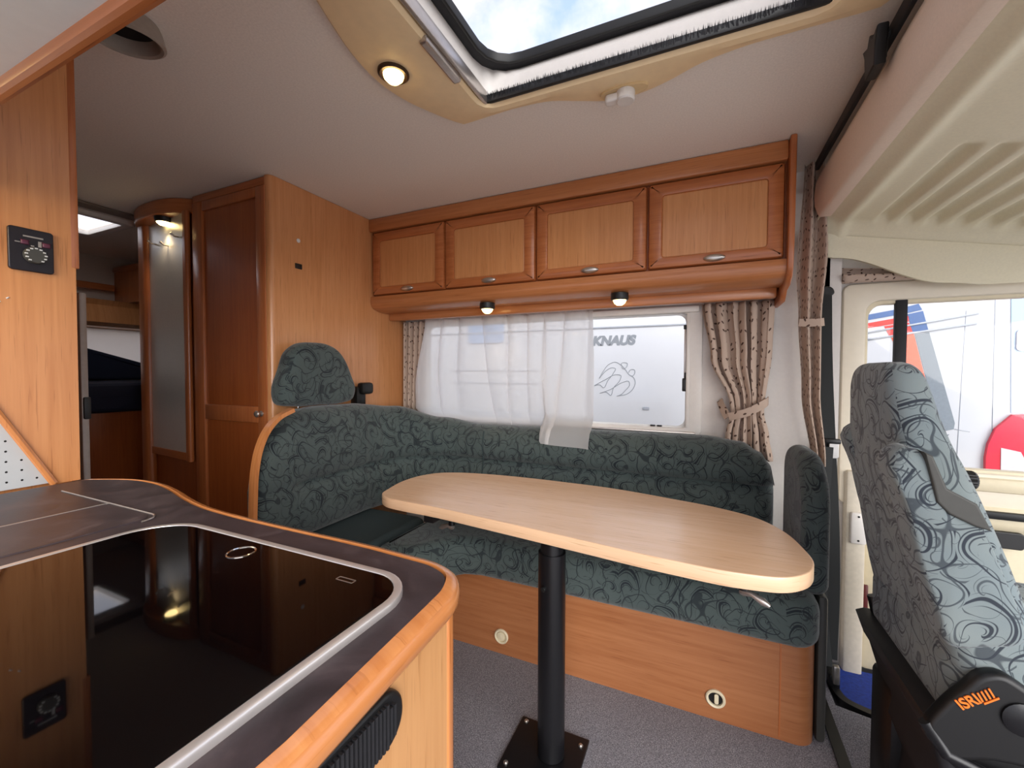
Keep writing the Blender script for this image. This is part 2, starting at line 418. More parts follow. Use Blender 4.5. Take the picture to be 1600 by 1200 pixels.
def lathe(prof, c, ax=(0, 0, 1), n=24, caps=True):
    A = Vector(ax).normalized(); u = A.orthogonal().normalized(); v = A.cross(u); c = Vector(c)
    L = [[tuple(c + A * h + (u * cos(2 * pi * i / n) + v * sin(2 * pi * i / n)) * max(r, 1e-4)) for i in range(n)] for r, h in prof]
    return loft(L, caps, caps)
def grid(fn, nu, nv, close_u=False):
    V = []; UV = []
    for j in range(nv + 1):
        for i in range(nu + 1):
            p, q = fn(i / nu, j / nv); V.append(p); UV.append(q)
    F = [(j * (nu + 1) + i, j * (nu + 1) + i + 1, (j + 1) * (nu + 1) + i + 1, (j + 1) * (nu + 1) + i) for j in range(nv) for i in range(nu)]
    return G().add(V, F), UV
def interp(tab, x):
    if x <= tab[0][0]: return tab[0][1]
    for (a, va), (b, vb) in zip(tab, tab[1:]):
        if x <= b:
            t = (x - a) / (b - a); t = t * t * (3 - 2 * t); return va + (vb - va) * t
    return tab[-1][1]
def polar(P, c, N=96):
    """resample closed outline by angle around c"""
    out = []; n = len(P)
    for k in range(N):
        t = 2 * pi * k / N; d = (cos(t), sin(t)); best = None
        for i in range(n):
            a = (P[i][0] - c[0], P[i][1] - c[1]); b = (P[(i + 1) % n][0] - c[0], P[(i + 1) % n][1] - c[1]); e = (b[0] - a[0], b[1] - a[1])
            den = d[0] * e[1] - d[1] * e[0]
            if abs(den) < 1e-12: continue
            s = (a[0] * e[1] - a[1] * e[0]) / den; q = (a[0] * d[1] - a[1] * d[0]) / den
            if s > 0 and -1e-6 <= q <= 1 + 1e-6 and (best is None or s > best): best = s
        out.append((c[0] + d[0] * best, c[1] + d[1] * best))
    return out
def spline(pts, n=8, closed=False):
    """smooth curve through points of any dimension, tangents weighted by chord length"""
    P = [Vector(p) for p in pts]; m = len(P); out = []
    def tan(i):
        if closed: a, b, c = P[(i - 1) % m], P[i % m], P[(i + 1) % m]
        else: a, b, c = P[max(0, i - 1)], P[i], P[min(m - 1, i + 1)]
        h0, h1 = (b - a).length, (c - b).length
        if h0 < 1e-9: return (c - b) / max(h1, 1e-9)
        if h1 < 1e-9: return (b - a) / h0
        return ((b - a) / h0 * h1 + (c - b) / h1 * h0) / (h0 + h1)
    for i in range(m if closed else m - 1):
        a, b = P[i], P[(i + 1) % m]; h = (b - a).length; ta, tb = tan(i) * h, tan((i + 1) % m) * h
        for k in range(n):
            t = k / n; out.append(tuple(a * (2 * t ** 3 - 3 * t ** 2 + 1) + ta * (t ** 3 - 2 * t ** 2 + t) + b * (3 * t ** 2 - 2 * t ** 3) + tb * (t ** 3 - t ** 2)))
    if not closed: out.append(tuple(P[-1]))
    return out
def puff(ax, P, a, b, r, seg=5, soft=1.0):
    """padded slab: like prism, rims rounded by drawing the outline toward its centre, faces slightly domed"""
    cx = sum(p[0] for p in P) / len(P); cy = sum(p[1] for p in P) / len(P)
    R = sum(hypot(p[0] - cx, p[1] - cy) for p in P) / len(P); s = 1 if b > a else -1
    def sc(k): return [(cx + (p[0] - cx) * k, cy + (p[1] - cy) * k) for p in P]
    L = []
    for k, o in ((0.02, -0.006), (0.45, -0.004)): L.append([to3(ax, p, a + s * o * soft) for p in sc(k)])
    for i in range(seg + 1):
        t = pi / 2 * (1 - i / seg); L.append([to3(ax, p, a + s * r * (1 - sin(t))) for p in sc(1 - r * (1 - cos(t)) / R)])
    for i in range(seg + 1):
        t = pi / 2 * i / seg; L.append([to3(ax, p, b - s * r * (1 - sin(t))) for p in sc(1 - r * (1 - cos(t)) / R)])
    for k, o in ((0.45, 0.004), (0.02, 0.006)): L.append([to3(ax, p, b + s * o * soft) for p in sc(k)])
    return loft(L)
def point_lamp(name, loc, energy, color=(1, 0.72, 0.4), size=0.02):
    d = bpy.data.lights.new(name, 'SPOT'); d.spot_size = radians(130); d.spot_blend = 0.6; d.energy = energy; d.color = color; d.shadow_soft_size = size
    ob = bpy.data.objects.new(name, d); COL.objects.link(ob); ob.location = loc; return ob
def text_mesh(name, body, size, M, mat, parent, extrude=0.001, shear=0.0, bold=0.0, label=None, width=None):
    cu = bpy.data.curves.new(name, 'FONT'); cu.body = body; cu.size = size; cu.shear = shear; cu.extrude = extrude; cu.offset = bold
    tmp = bpy.data.objects.new('text_source', cu); COL.objects.link(tmp)
    bpy.context.view_layer.update()
    me0 = bpy.data.meshes.new_from_object(tmp.evaluated_get(bpy.context.evaluated_depsgraph_get()))
    g = G(); vs = [v.co.copy() for v in me0.vertices]; sx = 1
    if width: sx = width / (max(v.x for v in vs) - min(v.x for v in vs))
    g.add([tuple(M @ Vector((v.x * sx, v.y, v.z))) for v in vs], [tuple(p.vertices) for p in me0.polygons])
    bpy.data.objects.remove(tmp); bpy.data.curves.remove(cu); bpy.data.meshes.remove(me0)
    return mk(name, g, mat, parent, smooth=0, label=label)
def struct(name, g, mat, **k): return mk(name, g, mat, kind='structure', **k)

H = 1.965; WL = 2.05
# ------------------------------------------------------------------ room shell
struct('floor', prism('z', [(-4, -0.4), (1.9, -0.4), (1.9, 1.70), (0.60, 1.72), (0.44, 1.755), (0.44, 2.12), (-4, 2.12)], -0.04, 0.0), CARPET, smooth=0)
hc = (-0.18, 0.74)
hole_r = polar(rr(-0.64, 0.30, 0.30, 1.165, 0.06), hc)
sk0 = rr(-3.27, 0.66, -2.89, 1.225, 0.02)
struct('ceiling', ring('z', rr(-4, -0.4, -2.76, 2.14, 0.001), sk0, H + 0.03, H), CEIL, smooth=0)
struct('ceiling', ring('z', polar(rr(-2.76, -0.4, 1.9, 2.14, 0.001, 1), hc), hole_r, H + 0.03, H), CEIL, smooth=0)
wc = (-0.77, 1.155)
wh = polar(rr(-1.50, 0.878, 0.0, 1.445, 0.02), wc)
struct('wall_left', ring('y', polar(rr(-4, 0, 0.50, H, 0.001, 1), wc), wh, WL + 0.035, WL), WHITE_WALL, smooth=0)
struct('wall_rear', ring('x', rr(-0.4, 0, 2.05, H, 0.001), rr(0.82, 1.12, 1.96, 1.44, 0.001), -3.94, -3.9), REAR_WALL, smooth=0)
struct('wall_right', box(-3.9, -1.3, -0.4, -0.36, 0, H), WHITE_WALL, smooth=0)
struct('wall_bathroom', box(-3.3, -2.0, 0.46, 0.50, 0, H), WHITE_WALL, smooth=0)
# cab side: pillar and sill around the driver door
struct('wall_cab', ring('y', rr(0.46, -0.1, 1.9, H, 0.001, 4), rr(0.575, -0.07, 1.55, 1.475, 0.02, 4), 2.16, 2.105), WHITE_WALL, smooth=0)
struct('trim_2', box(0.43, 0.47, 2.05, 2.12, 0, H, 0.008), WHITE_WALL)

# dinette window
win = thing('window_1', (-0.75, 2.05, 0.88), None, None); win['kind'] = 'structure'
mk('window_frame', ring('y', rr(-1.52, 0.868, 0.004, 1.452, 0.025), rr(-1.47, 0.898, -0.052, 1.418, 0.03), 2.083, 2.036, 0.006), OFFW, win)
mk('inner_rail', box(-0.062, -0.048, 2.03, 2.04, 0.90, 1.415, 0.003), OFFW, win)
mk('blind_cassette', box(-1.50, -0.01, 2.018, 2.042, 1.418, 1.446, 0.006), OFFW, win)
mk('bottom_rail', box(-1.50, -0.02, 2.02, 2.04, 0.872, 0.884, 0.004), ALU, win)
mk('sash', ring('y', rr(-1.48, 0.893, -0.056, 1.423, 0.03), rr(-1.465, 0.905, -0.066, 1.412, 0.035), 2.074, 2.060, 0.004), WHITEMETAL, win)
mk('pane', box(-1.47, -0.06, 2.066, 2.070, 0.90, 1.416), GLASS, win, smooth=0)
st = mk('stay', box(-0.072, -0.062, 2.045, 2.056, 1.10, 1.36, 0.003), ALU, win)
mk('stay_knob', prism('x', rr(2.035, 1.065, 2.055, 1.125, 0.009), -0.078, -0.058, 0.004), BLACK, win)
mk('stay_clip', box(-0.075, -0.055, 2.04, 2.056, 1.345, 1.365, 0.003), BLACK, win)
mk('stay_clip', box(-0.070, -0.056, 2.04, 2.056, 1.125, 1.15, 0.003), BLACK, win)
for x in (-0.215, -0.185): mk('latch', box(x, x + 0.022, 2.05, 2.062, 0.899, 0.906, 0.002), BLACK, win)

# ------------------------------------------------------------------ wardrobe
WX = -1.63
wd = thing('wardrobe', (-1.9, 1.6, 0), 'tall wooden wardrobe with framed door and black socket on its side', 'wardrobe')
mk('side_panel', prism('z', rr(-1.66, 1.176, WX, 2.048, (0.022, 0.001, 0.001, 0.001), 6), 0, H - 0.002), W_SIDE, wd)
mk('carcass', box(-2.164, -1.66, 1.21, 2.048, 0, H - 0.002), W_SHADED, wd, smooth=0)
mk('top_rail', box(-2.17, -1.652, 1.182, 1.21, 1.93, H - 0.002, 0.004), W_FRAME_H, wd)
mk('plinth', box(-2.164, -1.652, 1.19, 1.21, 0.0, 0.07), W_SHADED, wd, smooth=0)
DX0, DX1 = -2.160, -1.656
door = mk('door', box(DX0, -2.085, 1.172, 1.2, 0.08, 1.925, 0.006).add(*(lambda q: (q.v, q.f))(box(-1.715, DX1, 1.172, 1.2, 0.08, 1.925, 0.006)))
          .add(*(lambda q: (q.v, q.f))(box(-2.086, -1.714, 1.173, 1.2, 1.882, 1.924, 0.004))).add(*(lambda q: (q.v, q.f))(box(-2.086, -1.714, 1.173, 1.2, 0.93, 1.00, 0.004)))
          .add(*(lambda q: (q.v, q.f))(box(-2.086, -1.714, 1.173, 1.2, 0.081, 0.15, 0.004))), W_FRAME_V, wd)
mk('panel', prism('y', rr(-2.09, 0.995, -1.71, 1.89, 0.02), 1.20, 1.183, 0.0, 3, 0.008), W_SHADED, door)
mk('panel', prism('y', rr(-2.09, 0.14, -1.71, 0.935, 0.02), 1.20, 1.183, 0.0, 3, 0.008), W_SHADED, door)
mk('knob', lathe([(0.012, 0), (0.012, 0.004), (0.006, 0.008), (0.006, 0.014), (0.013, 0.018), (0.014, 0.024), (0.009, 0.029), (0, 0.03)], (-1.690, 1.173, 0.972), (0, -1, 0)), STEEL, door, label='satin metal knob')
mk('socket', box(-1.632, -1.626, 1.293, 1.327, 1.604, 1.627, 0.002), BLACK, wd, label='small black socket')
mk('screw_cap', lathe([(0.009, 0), (0.009, 0.002), (0.006, 0.003), (0, 0.003)], (WX, 1.311, 1.728), (1, 0, 0)), WHITEMETAL, wd, label='round white cap')

# mirror column beside the wardrobe
mc = thing('mirror_cupboard', (-2.44, 1.6, 0), 'rounded wooden corner cupboard with tall narrow mirror left of wardrobe', 'cupboard')
mk('body', prism('z', [(-2.168, 1.195), (-2.168, 2.045), (-2.74, 2.045), (-2.74, 1.32), (-2.735, 1.28), (-2.715, 1.25), (-2.68, 1.237)], 0, 1.90), W_SHADED, mc, smooth=50)
dv = Vector((-0.48, 0.045, 0)).normalized()
def along(t, off, z): p = Vector((-2.20, 1.186, 0)) + dv * t + Vector((dv.y, -dv.x, 0)) * -off; return (p.x, p.y - 0.0, z)
def strip(t0, t1, o0, o1, z0, z1, r=0.006):
    L = rr(t0, o0, t1, o1, r); return loft([[along(p[0], p[1], z) for p in L] for z in (z0, z1)])
mk('mirror', strip(0.03, 0.415, 0.0, 0.012, 0.755, 1.90, 0.001), MIRR, mc, smooth=0)
mk('frame_strip', strip(-0.005, 0.035, -0.004, 0.02, 0.72, 1.90, 0.01), W_FRAME_V, mc)
mk('frame_strip', strip(0.40, 0.485, -0.01, 0.035, 0.0, 1.90, 0.022), W_FRAME_V, mc)
mk('frame_strip', strip(0.03, 0.42, -0.002, 0.018, 0.725, 0.76, 0.006), W_FRAME_H, mc)
pel = spline([(-2.19, 1.20), (-2.26, 1.155), (-2.34, 1.135), (-2.44, 1.132), (-2.56, 1.145), (-2.66, 1.18), (-2.73, 1.25), (-2.74, 1.35)], 5)
mk('pelmet', prism('z', pel + [(-2.74, 1.40), (-2.19, 1.40)], 1.895, H - 0.002, 0.006), W_FRAME_H, mc, smooth=50)
for (t, z) in ((0.08, 1.79), (0.19, 1.765), (0.32, 1.79)):
    p = along(t, 0.0, z); d = Vector((-dv.y, -dv.x, 0)) * 0 + Vector((dv.y, -dv.x, 0))
    d = Vector((-0.1, -1, 0)).normalized()
    hk = mk('hook', tube([Vector(p), Vector(p) + d * 0.03, Vector(p) + d * 0.045 + Vector((0, 0, 0.012))], [0.004, 0.004, 0.006], 8), STEEL, mc)
dl = thing('mirror_spotlight', (-2.39, 1.175, 1.86), 'lit warm spotlight under the rounded pelmet above the tall mirror', 'lamp')
mk('housing', lathe([(0.036, 0.035), (0.036, 0.02), (0.03, 0.012)], (-2.39, 1.175, 1.86)), BLACK, dl)
mk('lens', lathe([(0.0, -0.004), (0.018, 0.0), (0.027, 0.008), (0.03, 0.016), (0.03, 0.02)], (-2.39, 1.175, 1.86)), BULB2, dl)
point_lamp('mirror_lamp_light', (-2.39, 1.165, 1.82), 0.35)

# ------------------------------------------------------------------ overhead locker over the window
oc = thing('overhead_locker', (-0.68, 1.9, 1.44), 'long wooden wall locker with four doors above the dinette window', 'cupboard')
mk('carcass', box(-1.628, 0.268, 1.78, 2.048, 1.50, H - 0.002), W_SHADED, oc, smooth=0)
mk('top_rail', box(-1.628, 0.268, 1.742, 1.79, 1.896, H - 0.002, 0.006), W_RAIL_H, oc)
mk('bottom_rail', box(-1.628, 0.268, 1.76, 1.79, 1.535, 1.556, 0.003), W_RAIL_H, oc)
val = spline([(1.752, 1.552), (1.750, 1.525), (1.762, 1.498), (1.80, 1.482), (1.90, 1.478)], 5) + [(1.90, 1.50), (1.78, 1.52), (1.775, 1.552)]
mk('valance', prism('x', val, -1.628, 0.268), W_RAIL_H, oc, smooth=50)
mk('lower_strip', box(-1.628, 0.262, 1.895, 1.93, 1.440, 1.492, 0.008), W_RAIL_H, oc)
mk('lower_cover', box(-1.628, 0.262, 1.92, 2.048, 1.462, 1.50, 0.004), W_RAIL_H, oc)
ep = [(1.715, H - 0.002), (1.722, 1.80), (1.728, 1.60), (1.735, 1.53), (1.75, 1.49), (1.79, 1.465), (1.85, 1.455), (1.87, 1.435), (1.89, 1.42), (2.048, 1.42), (2.048, H - 0.002)]
mk('end_panel', prism('x', ep, 0.268, 0.288, 0.005), W_FRAME_V, oc, smooth=50)
def locker_door(x0, x1, n):
    z0, z1 = 1.56, 1.893
    d = mk('door', ring('y', rr(x0, z0, x1, z1, 0.008), rr(x0 + 0.052, z0 + 0.042, x1 - 0.052, z1 - 0.05, 0.012), 1.785, 1.752, 0.014, 0.004), W_FRAME_H, oc)
    mk('panel', prism('y', rr(x0 + 0.05, z0 + 0.04, x1 - 0.05, z1 - 0.048, 0.012), 1.78, 1.757, 0.0, 3, 0.006), W_PANEL, d)
    hx = (x0 + x1) / 2 + 0.008
    pts = []
    out = [(0.038 * cos(t) * abs(cos(t)) ** 0.15, 0.0135 * sin(t)) for t in [2 * pi * k / 28 for k in range(28)]]
    mk('handle', loft([[(hx + a * s, 1.752 - y, 1.58 + b * s) for a, b in out] for s, y in ((1, 0.0), (1, 0.004), (0.9, 0.009), (0.55, 0.013), (0.1, 0.014))]), STEEL, d, label='oval satin metal handle')
xs = [-1.622, -1.160, -0.680, -0.203, 0.264]
for i in range(4): locker_door(xs[i] + 0.003, xs[i + 1] - 0.003, i)

def under_light(x, y, z, label):
    t = thing('downlight', (x, y, z - 0.045), label, 'lamp', 'spotlights under the window locker')
    mk('housing', lathe([(0.036, 0.045), (0.037, 0.022), (0.034, 0.016), (0.028, 0.016)], (x, y, z - 0.045)), BLACK, t)
    mk('lens', lathe([(0.0, -0.006), (0.012, -0.004), (0.022, 0.004), (0.027, 0.014), (0.027, 0.02)], (x, y, z - 0.045)), BULB, t)
    return t
L1 = under_light(-0.945, 1.80, 1.482, 'left one of two lit spotlights under the window locker, above sheer curtain')
L2 = copy_tree(L1, (0.628, 0, 0), None, 'right one of two lit spotlights under the window locker, near bare window')
for x in (-0.945, -0.317): point_lamp('downlight_glow', (x, 1.80, 1.415), 0.25)

# ------------------------------------------------------------------ roof hatch
hx0, hx1, hy0, hy1 = -0.715, 0.37, 0.27, 1.20
op = rr(-0.61, 0.345, 0.262, 1.137, 0.045, 6)
def bulged():
    left = spline([(-0.715, 0.27), (-0.722, 0.45), (-0.748, 0.60), (-0.79, 0.72), (-0.822, 0.83), (-0.830, 0.93), (-0.812, 1.02), (-0.775, 1.10), (-0.738, 1.165), (-0.712, 1.198)], 6)
    far = spline([(-0.712, 1.198), (-0.62, 1.192), (-0.50, 1.19), (-0.42, 1.20), (-0.34, 1.235), (-0.26, 1.268), (-0.17, 1.272), (-0.09, 1.25), (-0.01, 1.215), (0.08, 1.198), (0.2, 1.195), (0.345, 1.195)], 6)
    return polar(left[:-1] + far + [(0.365, 1.185), (0.37, 1.16), (0.37, 0.30), (0.35, 0.27)], hc, 160)
hatch = thing('roof_hatch', (-0.18, 0.74, H), 'large tan framed roof hatch with clear dome showing cloudy sky', 'roof hatch')
PO = bulged(); PI = polar(op, hc, 160)
L = [[to3('z', p, H - 0.001) for p in PO], [to3('z', p, H - 0.008) for p in PO], [to3('z', p, H - 0.014) for p in inset(PO, 0.006)],
     [to3('z', p, H - 0.018) for p in inset(PO, 0.03)], [to3('z', p, H - 0.024) for p in inset(PI, -0.025)], [to3('z', p, H - 0.022) for p in inset(PI, -0.008)],
     [to3('z', p, H - 0.012) for p in PI], [to3('z', p, H - 0.006) for p in PI]]
mk('trim_frame', loft(L, False, False), HATCHP, hatch, smooth=35)
# light collar between the trim and the dome seal
go = polar(rr(-0.612, 0.345, 0.264, 1.168, 0.10, 8), hc, 96); gi = polar(rr(-0.580, 0.375, 0.234, 1.134, 0.09, 8), hc, 96)
PI96 = polar(op, hc, 96)
mk('collar', loft([[to3('z', p, H - 0.008) for p in inset(PI96, -0.004)], [to3('z', p, H + 0.05) for p in inset(PI96, 0.002)], [to3('z', p, 2.058) for p in go]], False, False), OFFW, hatch)
mk('gasket', ring('z', go, gi, 2.075, 2.05, 0.006), BLACKG, hatch)
mk('gasket_lip', ring('z', inset(gi, -0.006), inset(gi, 0.004), 2.072, 2.048, 0.003), BLACK, hatch)
mk('dome', loft([[to3('z', p, 2.07) for p in inset(gi, -0.03)], [to3('z', p, 2.10) for p in gi], [to3('z', p, 2.125) for p in [(hc[0] + (q[0] - hc[0]) * 0.8, hc[1] + (q[1] - hc[1]) * 0.8) for q in gi]], [to3('z', p, 2.14) for p in [(hc[0] + (q[0] - hc[0]) * 0.4, hc[1] + (q[1] - hc[1]) * 0.4) for q in gi]]], False, True), DOME, hatch)
mk('blind_track', box(-0.604, -0.592, 0.40, 1.13, H - 0.016, H + 0.02, 0.003), ALU, hatch)
mk('blind_grip', box(-0.628, -0.604, 0.84, 1.0, H - 0.03, H - 0.012, 0.006), ALU, hatch)
bs = G()
for k in range(520):
    x = -0.60 + 0.85 * k / 519; y = 1.128 + random.uniform(-0.003, 0.003); dz = random.uniform(0.020, 0.030)
    bs.add([(x, y, H - 0.012), (x + 0.004, y, H - 0.012), (x + 0.002 + random.uniform(-.003, .003), y - 0.008, H - 0.012 + dz), (x + 0.002, y + 0.006, H - 0.012 + dz * 0.5)], [(0, 1, 2), (0, 2, 3), (1, 2, 3), (0, 1, 3)])
mk('brush_seal', bs, BLACKG, hatch, smooth=0, kind='stuff')
mk('seal_strip', box(-0.60, 0.25, 1.124, 1.136, H - 0.014, H + 0.010, 0.003), BLACK, hatch)
dish = [(-0.21 + 0.066 * cos(2 * pi * k / 32), 1.222 + 0.026 * sin(2 * pi * k / 32)) for k in range(32)]
mk('knob_recess', prism('z', dish, H - 0.0275, H - 0.018, 0.0), plain('tan_recess', (220, 192, 146), 0.5), hatch)
kb = mk('crank_knob', lathe([(0.0, -0.028), (0.022, -0.028), (0.026, -0.024), (0.026, 0.0)], (-0.205, 1.224, H - 0.026)), OFFW, hatch, label='white crank knob')
mk('crank_lever', prism('z', rr(-0.262, 1.209, -0.205, 1.237, 0.012), H - 0.05, H - 0.028, 0.005), OFFW, kb)
hl = thing('ceiling_spotlight', (-0.757, 0.905, H - 0.05), 'lit round spotlight set in the tan hatch frame', 'lamp')
mk('bezel', lathe([(0.041, 0.034), (0.041, 0.026), (0.036, 0.022), (0.028, 0.024)], (-0.757, 0.905, H - 0.05), (0, 0, 1), 28), plain('dark_bronze_bezel', (70, 52, 36), 0.35, 0.4), hl)
mk('lens', lathe([(0.0, 0.004), (0.016, 0.007), (0.025, 0.016), (0.028, 0.026)], (-0.757, 0.905, H - 0.05)), BULB, hl)
point_lamp('hatch_lamp_light', (-0.757, 0.905, H - 0.08), 0.12)

# round crank socket in ceiling at left
cv = thing('ceiling_crank_cup', (-1.235, 0.54, 1.924), 'round grey cup on the ceiling half hidden by the kitchen locker edge', 'ceiling fitting')
mk('cup', lathe([(0.064, H - 1.924), (0.068, 0.03), (0.074, 0.0), (0.068, -0.004), (0.062, 0.0), (0.056, 0.05)], (-1.235, 0.54, 1.924), (0.05, -0.1, 1), 30, False), plain('cup_grey', (150, 140, 130), 0.35), cv)
mk('cup_inside', lathe([(0.057, 0.03), (0.0, 0.034)], (-1.235, 0.54, 1.924), (0.05, -0.1, 1), 30), HOLE, cv)

# ------------------------------------------------------------------ sofa
bb = thing('bench_base', (-0.6, 1.75, 0), 'wooden L shaped bench box with two round cream vents below the green cushions', 'bench')
mk('front_panel', prism('z', rr(-1.40, 1.513, 0.335, 2.03, (0.055, 0.002, 0.002, 0.002), 8), 0.0, 0.315), W_BASE, bb)
mk('corner_seam', box(0.236, 0.240, 1.5115, 1.5135, 0.01, 0.31), W_FRAME_V, bb, smooth=0)
mk('arm_panel', box(-1.60, -1.12, 1.02, 1.515, 0.0, 0.315, 0.02), W_BASE, bb)
mk('side_shield', box(0.340, 0.366, 1.55, 2.03, 0.0, 0.46, 0.01), GREYP, bb, label='grey side shield')
for x in (-0.727, 0.058):
    v = mk('vent', lathe([(0.030, 0.0), (0.030, 0.006), (0.027, 0.009), (0.022, 0.007), (0.021, -0.0)], (x, 1.5135, 0.074), (0, -1, 0), 28, False), CREAM_D, bb, label='round cream vent')
    mk('throat', lathe([(0.022, 0.001), (0.0, 0.0012)], (x, 1.5135, 0.074), (0, -1, 0)), HOLE if x > 0 else CREAM_D, v)
    if x > 0: mk('flap', prism('y', rr(x - 0.004, 0.058, x + 0.009, 0.09, 0.005), 1.512, 1.506, 0.002), CREAM_D, v)
    else: mk('flap', lathe([(0.017, 0.0), (0.016, 0.006), (0, 0.008)], (x - 0.002, 1.513, 0.075), (0, -1, 0)), CREAM_D, v)

cush = rr(-1.155, 1.462, 0.338, 1.93, (0.07, 0.03, 0.03, 0.02), 7)
cush = [(0.282, 1.462)] + rr(-1.155, 1.462, 0.338, 1.93, (0.07, 0.03, 0.03, 0.02), 7)[1:21] + [(-1.155, 1.90), (-1.155, 1.27), (-1.14, 1.255), (-1.06, 1.255), (-1.0, 1.275), (-0.95, 1.33), (-0.91, 1.40), (-0.86, 1.445), (-0.80, 1.462)]
def dense(P, h=0.03):
    out = []
    for i, p in enumerate(P):
        q = P[(i + 1) % len(P)]; d = hypot(q[0] - p[0], q[1] - p[1]); k = max(1, int(d / h))
        for j in range(k): out.append((p[0] + (q[0] - p[0]) * j / k, p[1] + (q[1] - p[1]) * j / k))
    return out
sc1 = mk('seat_cushion', prism('z', dense(cush), 0.316, 0.475, 0.045, 5), FAB, None, 60, label='long green scroll patterned seat cushion along the window bench under the table', cat='cushion', group='green bench cushions')
sc2 = mk('seat_cushion', prism('z', dense(rr(-1.55, 1.04, -1.160, 1.62, 0.05, 5)), 0.316, 0.472, 0.04, 5), FAB_FLAT, None, 60, label='short plain dark green seat cushion on the bench arm beside the kitchen worktop', cat='cushion', group='green bench cushions')

# L-shaped back cushion swept along a path
path = [(-1.475, 0.975 + 0.05 * i) for i in range(12)]
cxp, cyp, Rr = -1.10, 1.525, 0.375
path += [(cxp - Rr * cos(radians(t)), cyp + Rr * sin(radians(t))) for t in range(5, 91, 5)]
path += [(cxp + 0.045 * (i + 1), 1.90) for i in range(30)]
path.append((0.272, 1.90))
dist = [0]
for p, q in zip(path, path[1:]): dist.append(dist[-1] + hypot(q[0] - p[0], q[1] - p[1]))
SL = dist[-1]
dense_s = [SL * i / 170 for i in range(171)]
def at_s(s):
    for i in range(len(dist) - 1):
        if s <= dist[i + 1] + 1e-9:
            t = (s - dist[i]) / (dist[i + 1] - dist[i]); return path[i][0] + (path[i + 1][0] - path[i][0]) * t, path[i][1] + (path[i + 1][1] - path[i][1]) * t
    return path[-1]
HT = [(0, 0.72), (0.012, 0.82), (0.035, 0.885), (0.07, 0.938), (0.12, 0.972), (0.19, 0.992), (0.33, 1.002), (0.53, 0.998), (0.75, 0.972), (0.98, 0.905), (1.16, 0.876), (SL - 0.25, 0.884), (SL - 0.12, 0.868), (SL - 0.05, 0.83), (SL - 0.015, 0.78), (SL, 0.70)]
prof = [(0.44, 0.0, .03), (0.47, 0.02, .05), (0.52, 0.045, .055), (0.58, 0.054, .055), (0.64, 0.048, .045), (0.675, 0.034, .03), (0.695, 0.006, .01), (0.705, 0.006, .01), (0.725, 0.036, .03), (0.77, 0.046, .045), (0.83, 0.048, .05), (0.89, 0.042, .05), (0.94, 0.026, .045), (0.975, 0.002, .03), (0.993, -0.03, .01), (1.0, -0.06, 0), (0.985, -0.095, 0), (0.9, -0.112, 0), (0.6, -0.115, 0), (0.44, -0.115, 0)]
loops = []; uvl = []
for s in dense_s:
    x, y = at_s(s); x2, y2 = at_s(min(SL, s + 0.02)); x1, y1 = at_s(max(0, s - 0.02))
    tx, ty = x2 - x1, y2 - y1; l = hypot(tx, ty); nx, ny = ty / l, -tx / l
    h = interp(HT, s); lp = []; ends = min(1, min(s, SL - s) / 0.05); ends = sqrt(max(0.0, 1 - (1 - ends) ** 2))
    corner = max(0, 1 - abs(s - 0.80) / 0.42)
    cr = interp([(0.13, 0), (0.22, 1)], s)
    vv = 0; prev = None
    for k, (zf, d, bump) in enumerate(prof):
        if zf <= 0.705: z = 0.479 + (0.705 - 0.479) * (zf - 0.44) / (0.705 - 0.44); z = min(z, h - 0.04 * (1.0 - zf))
        else: z = 0.705 + (h - 0.705) * (zf - 0.705) / 0.295
        if zf in (0.695, 0.705, 0.675, 0.725): d = d + (0.05 - d) * (1 - cr) * 0.8
        if d > 0 or k < 14:
            d += corner * (0.010 * (abs(sin(s * 37 + zf * 1.5)) ** 0.7 - 0.6) + 0.004 * sin(s * 131 + 1.7)) * (1 if zf > 0.5 else 0.3)
            d = (d + 0.115) * (0.35 + 0.65 * ends) - 0.115 if s > 0.3 else d * (0.55 + 0.45 * ends)
        if d < 0 and s < 0.3: d *= interp([(0, 0.12), (0.22, 1)], s)
        q = (x + nx * d, y + ny * d, z)
        if prev: vv += sqrt(sum((a_ - b_) ** 2 for a_, b_ in zip(prev, q)))
        prev = q; lp.append(q); uvl.append((s * 1.0, vv))
    loops.append(lp)
n = len(prof); Gs = G(); V = [p for l in loops for p in l]; F = []
for j in range(len(loops) - 1):
    for i in range(n): F.append((j * n + i, j * n + (i + 1) % n, (j + 1) * n + (i + 1) % n, (j + 1) * n + i))
F.append(tuple(range(n))); F.append(tuple((len(loops) - 1) * n + i for i in range(n)))
Gs.add(V, F)
back = mk('back_cushion', Gs, FAB, None, 70, label='curved green scroll patterned sofa back running around the window corner', cat='cushion', uvs=uvl)
back_seam = tube([(-1.0, 1.855 - 0.0, 0.48), (-1.0, 1.838, 0.60), (-1.0, 1.862, 0.70), (-1.0, 1.85, 0.78), (-1.0, 1.868, 0.85)], 0.003, 6)
mk('piping', back_seam, FAB_FLAT, back)
# wooden end panel closing the sofa back toward the aisle
ep_ = spline([(0.955, 0.35), (0.956, 0.55), (0.960, 0.68), (0.968, 0.80), (0.985, 0.875), (1.015, 0.935), (1.06, 0.978), (1.12, 1.002)], 5)
mk('sofa_end_panel', strap([(-1.436, y, z) for y, z in ep_], (1, 0, 0), 0.028, 0.015), W_EDGE_V, None, 50, label='thin curved wooden edge board closing the left end of the green sofa back', cat='end panel')

# side bolster at the cab end of the bench
bo = rr(1.50, 0.477, 1.86, 0.896, (0.04, 0.10, 0.17, 0.03), 8)
mk('side_bolster', prism('x', dense(bo), 0.286, 0.360, 0.036, 6), FAB, None, 60, label='upright green side bolster at the cab end of the bench', cat='cushion')

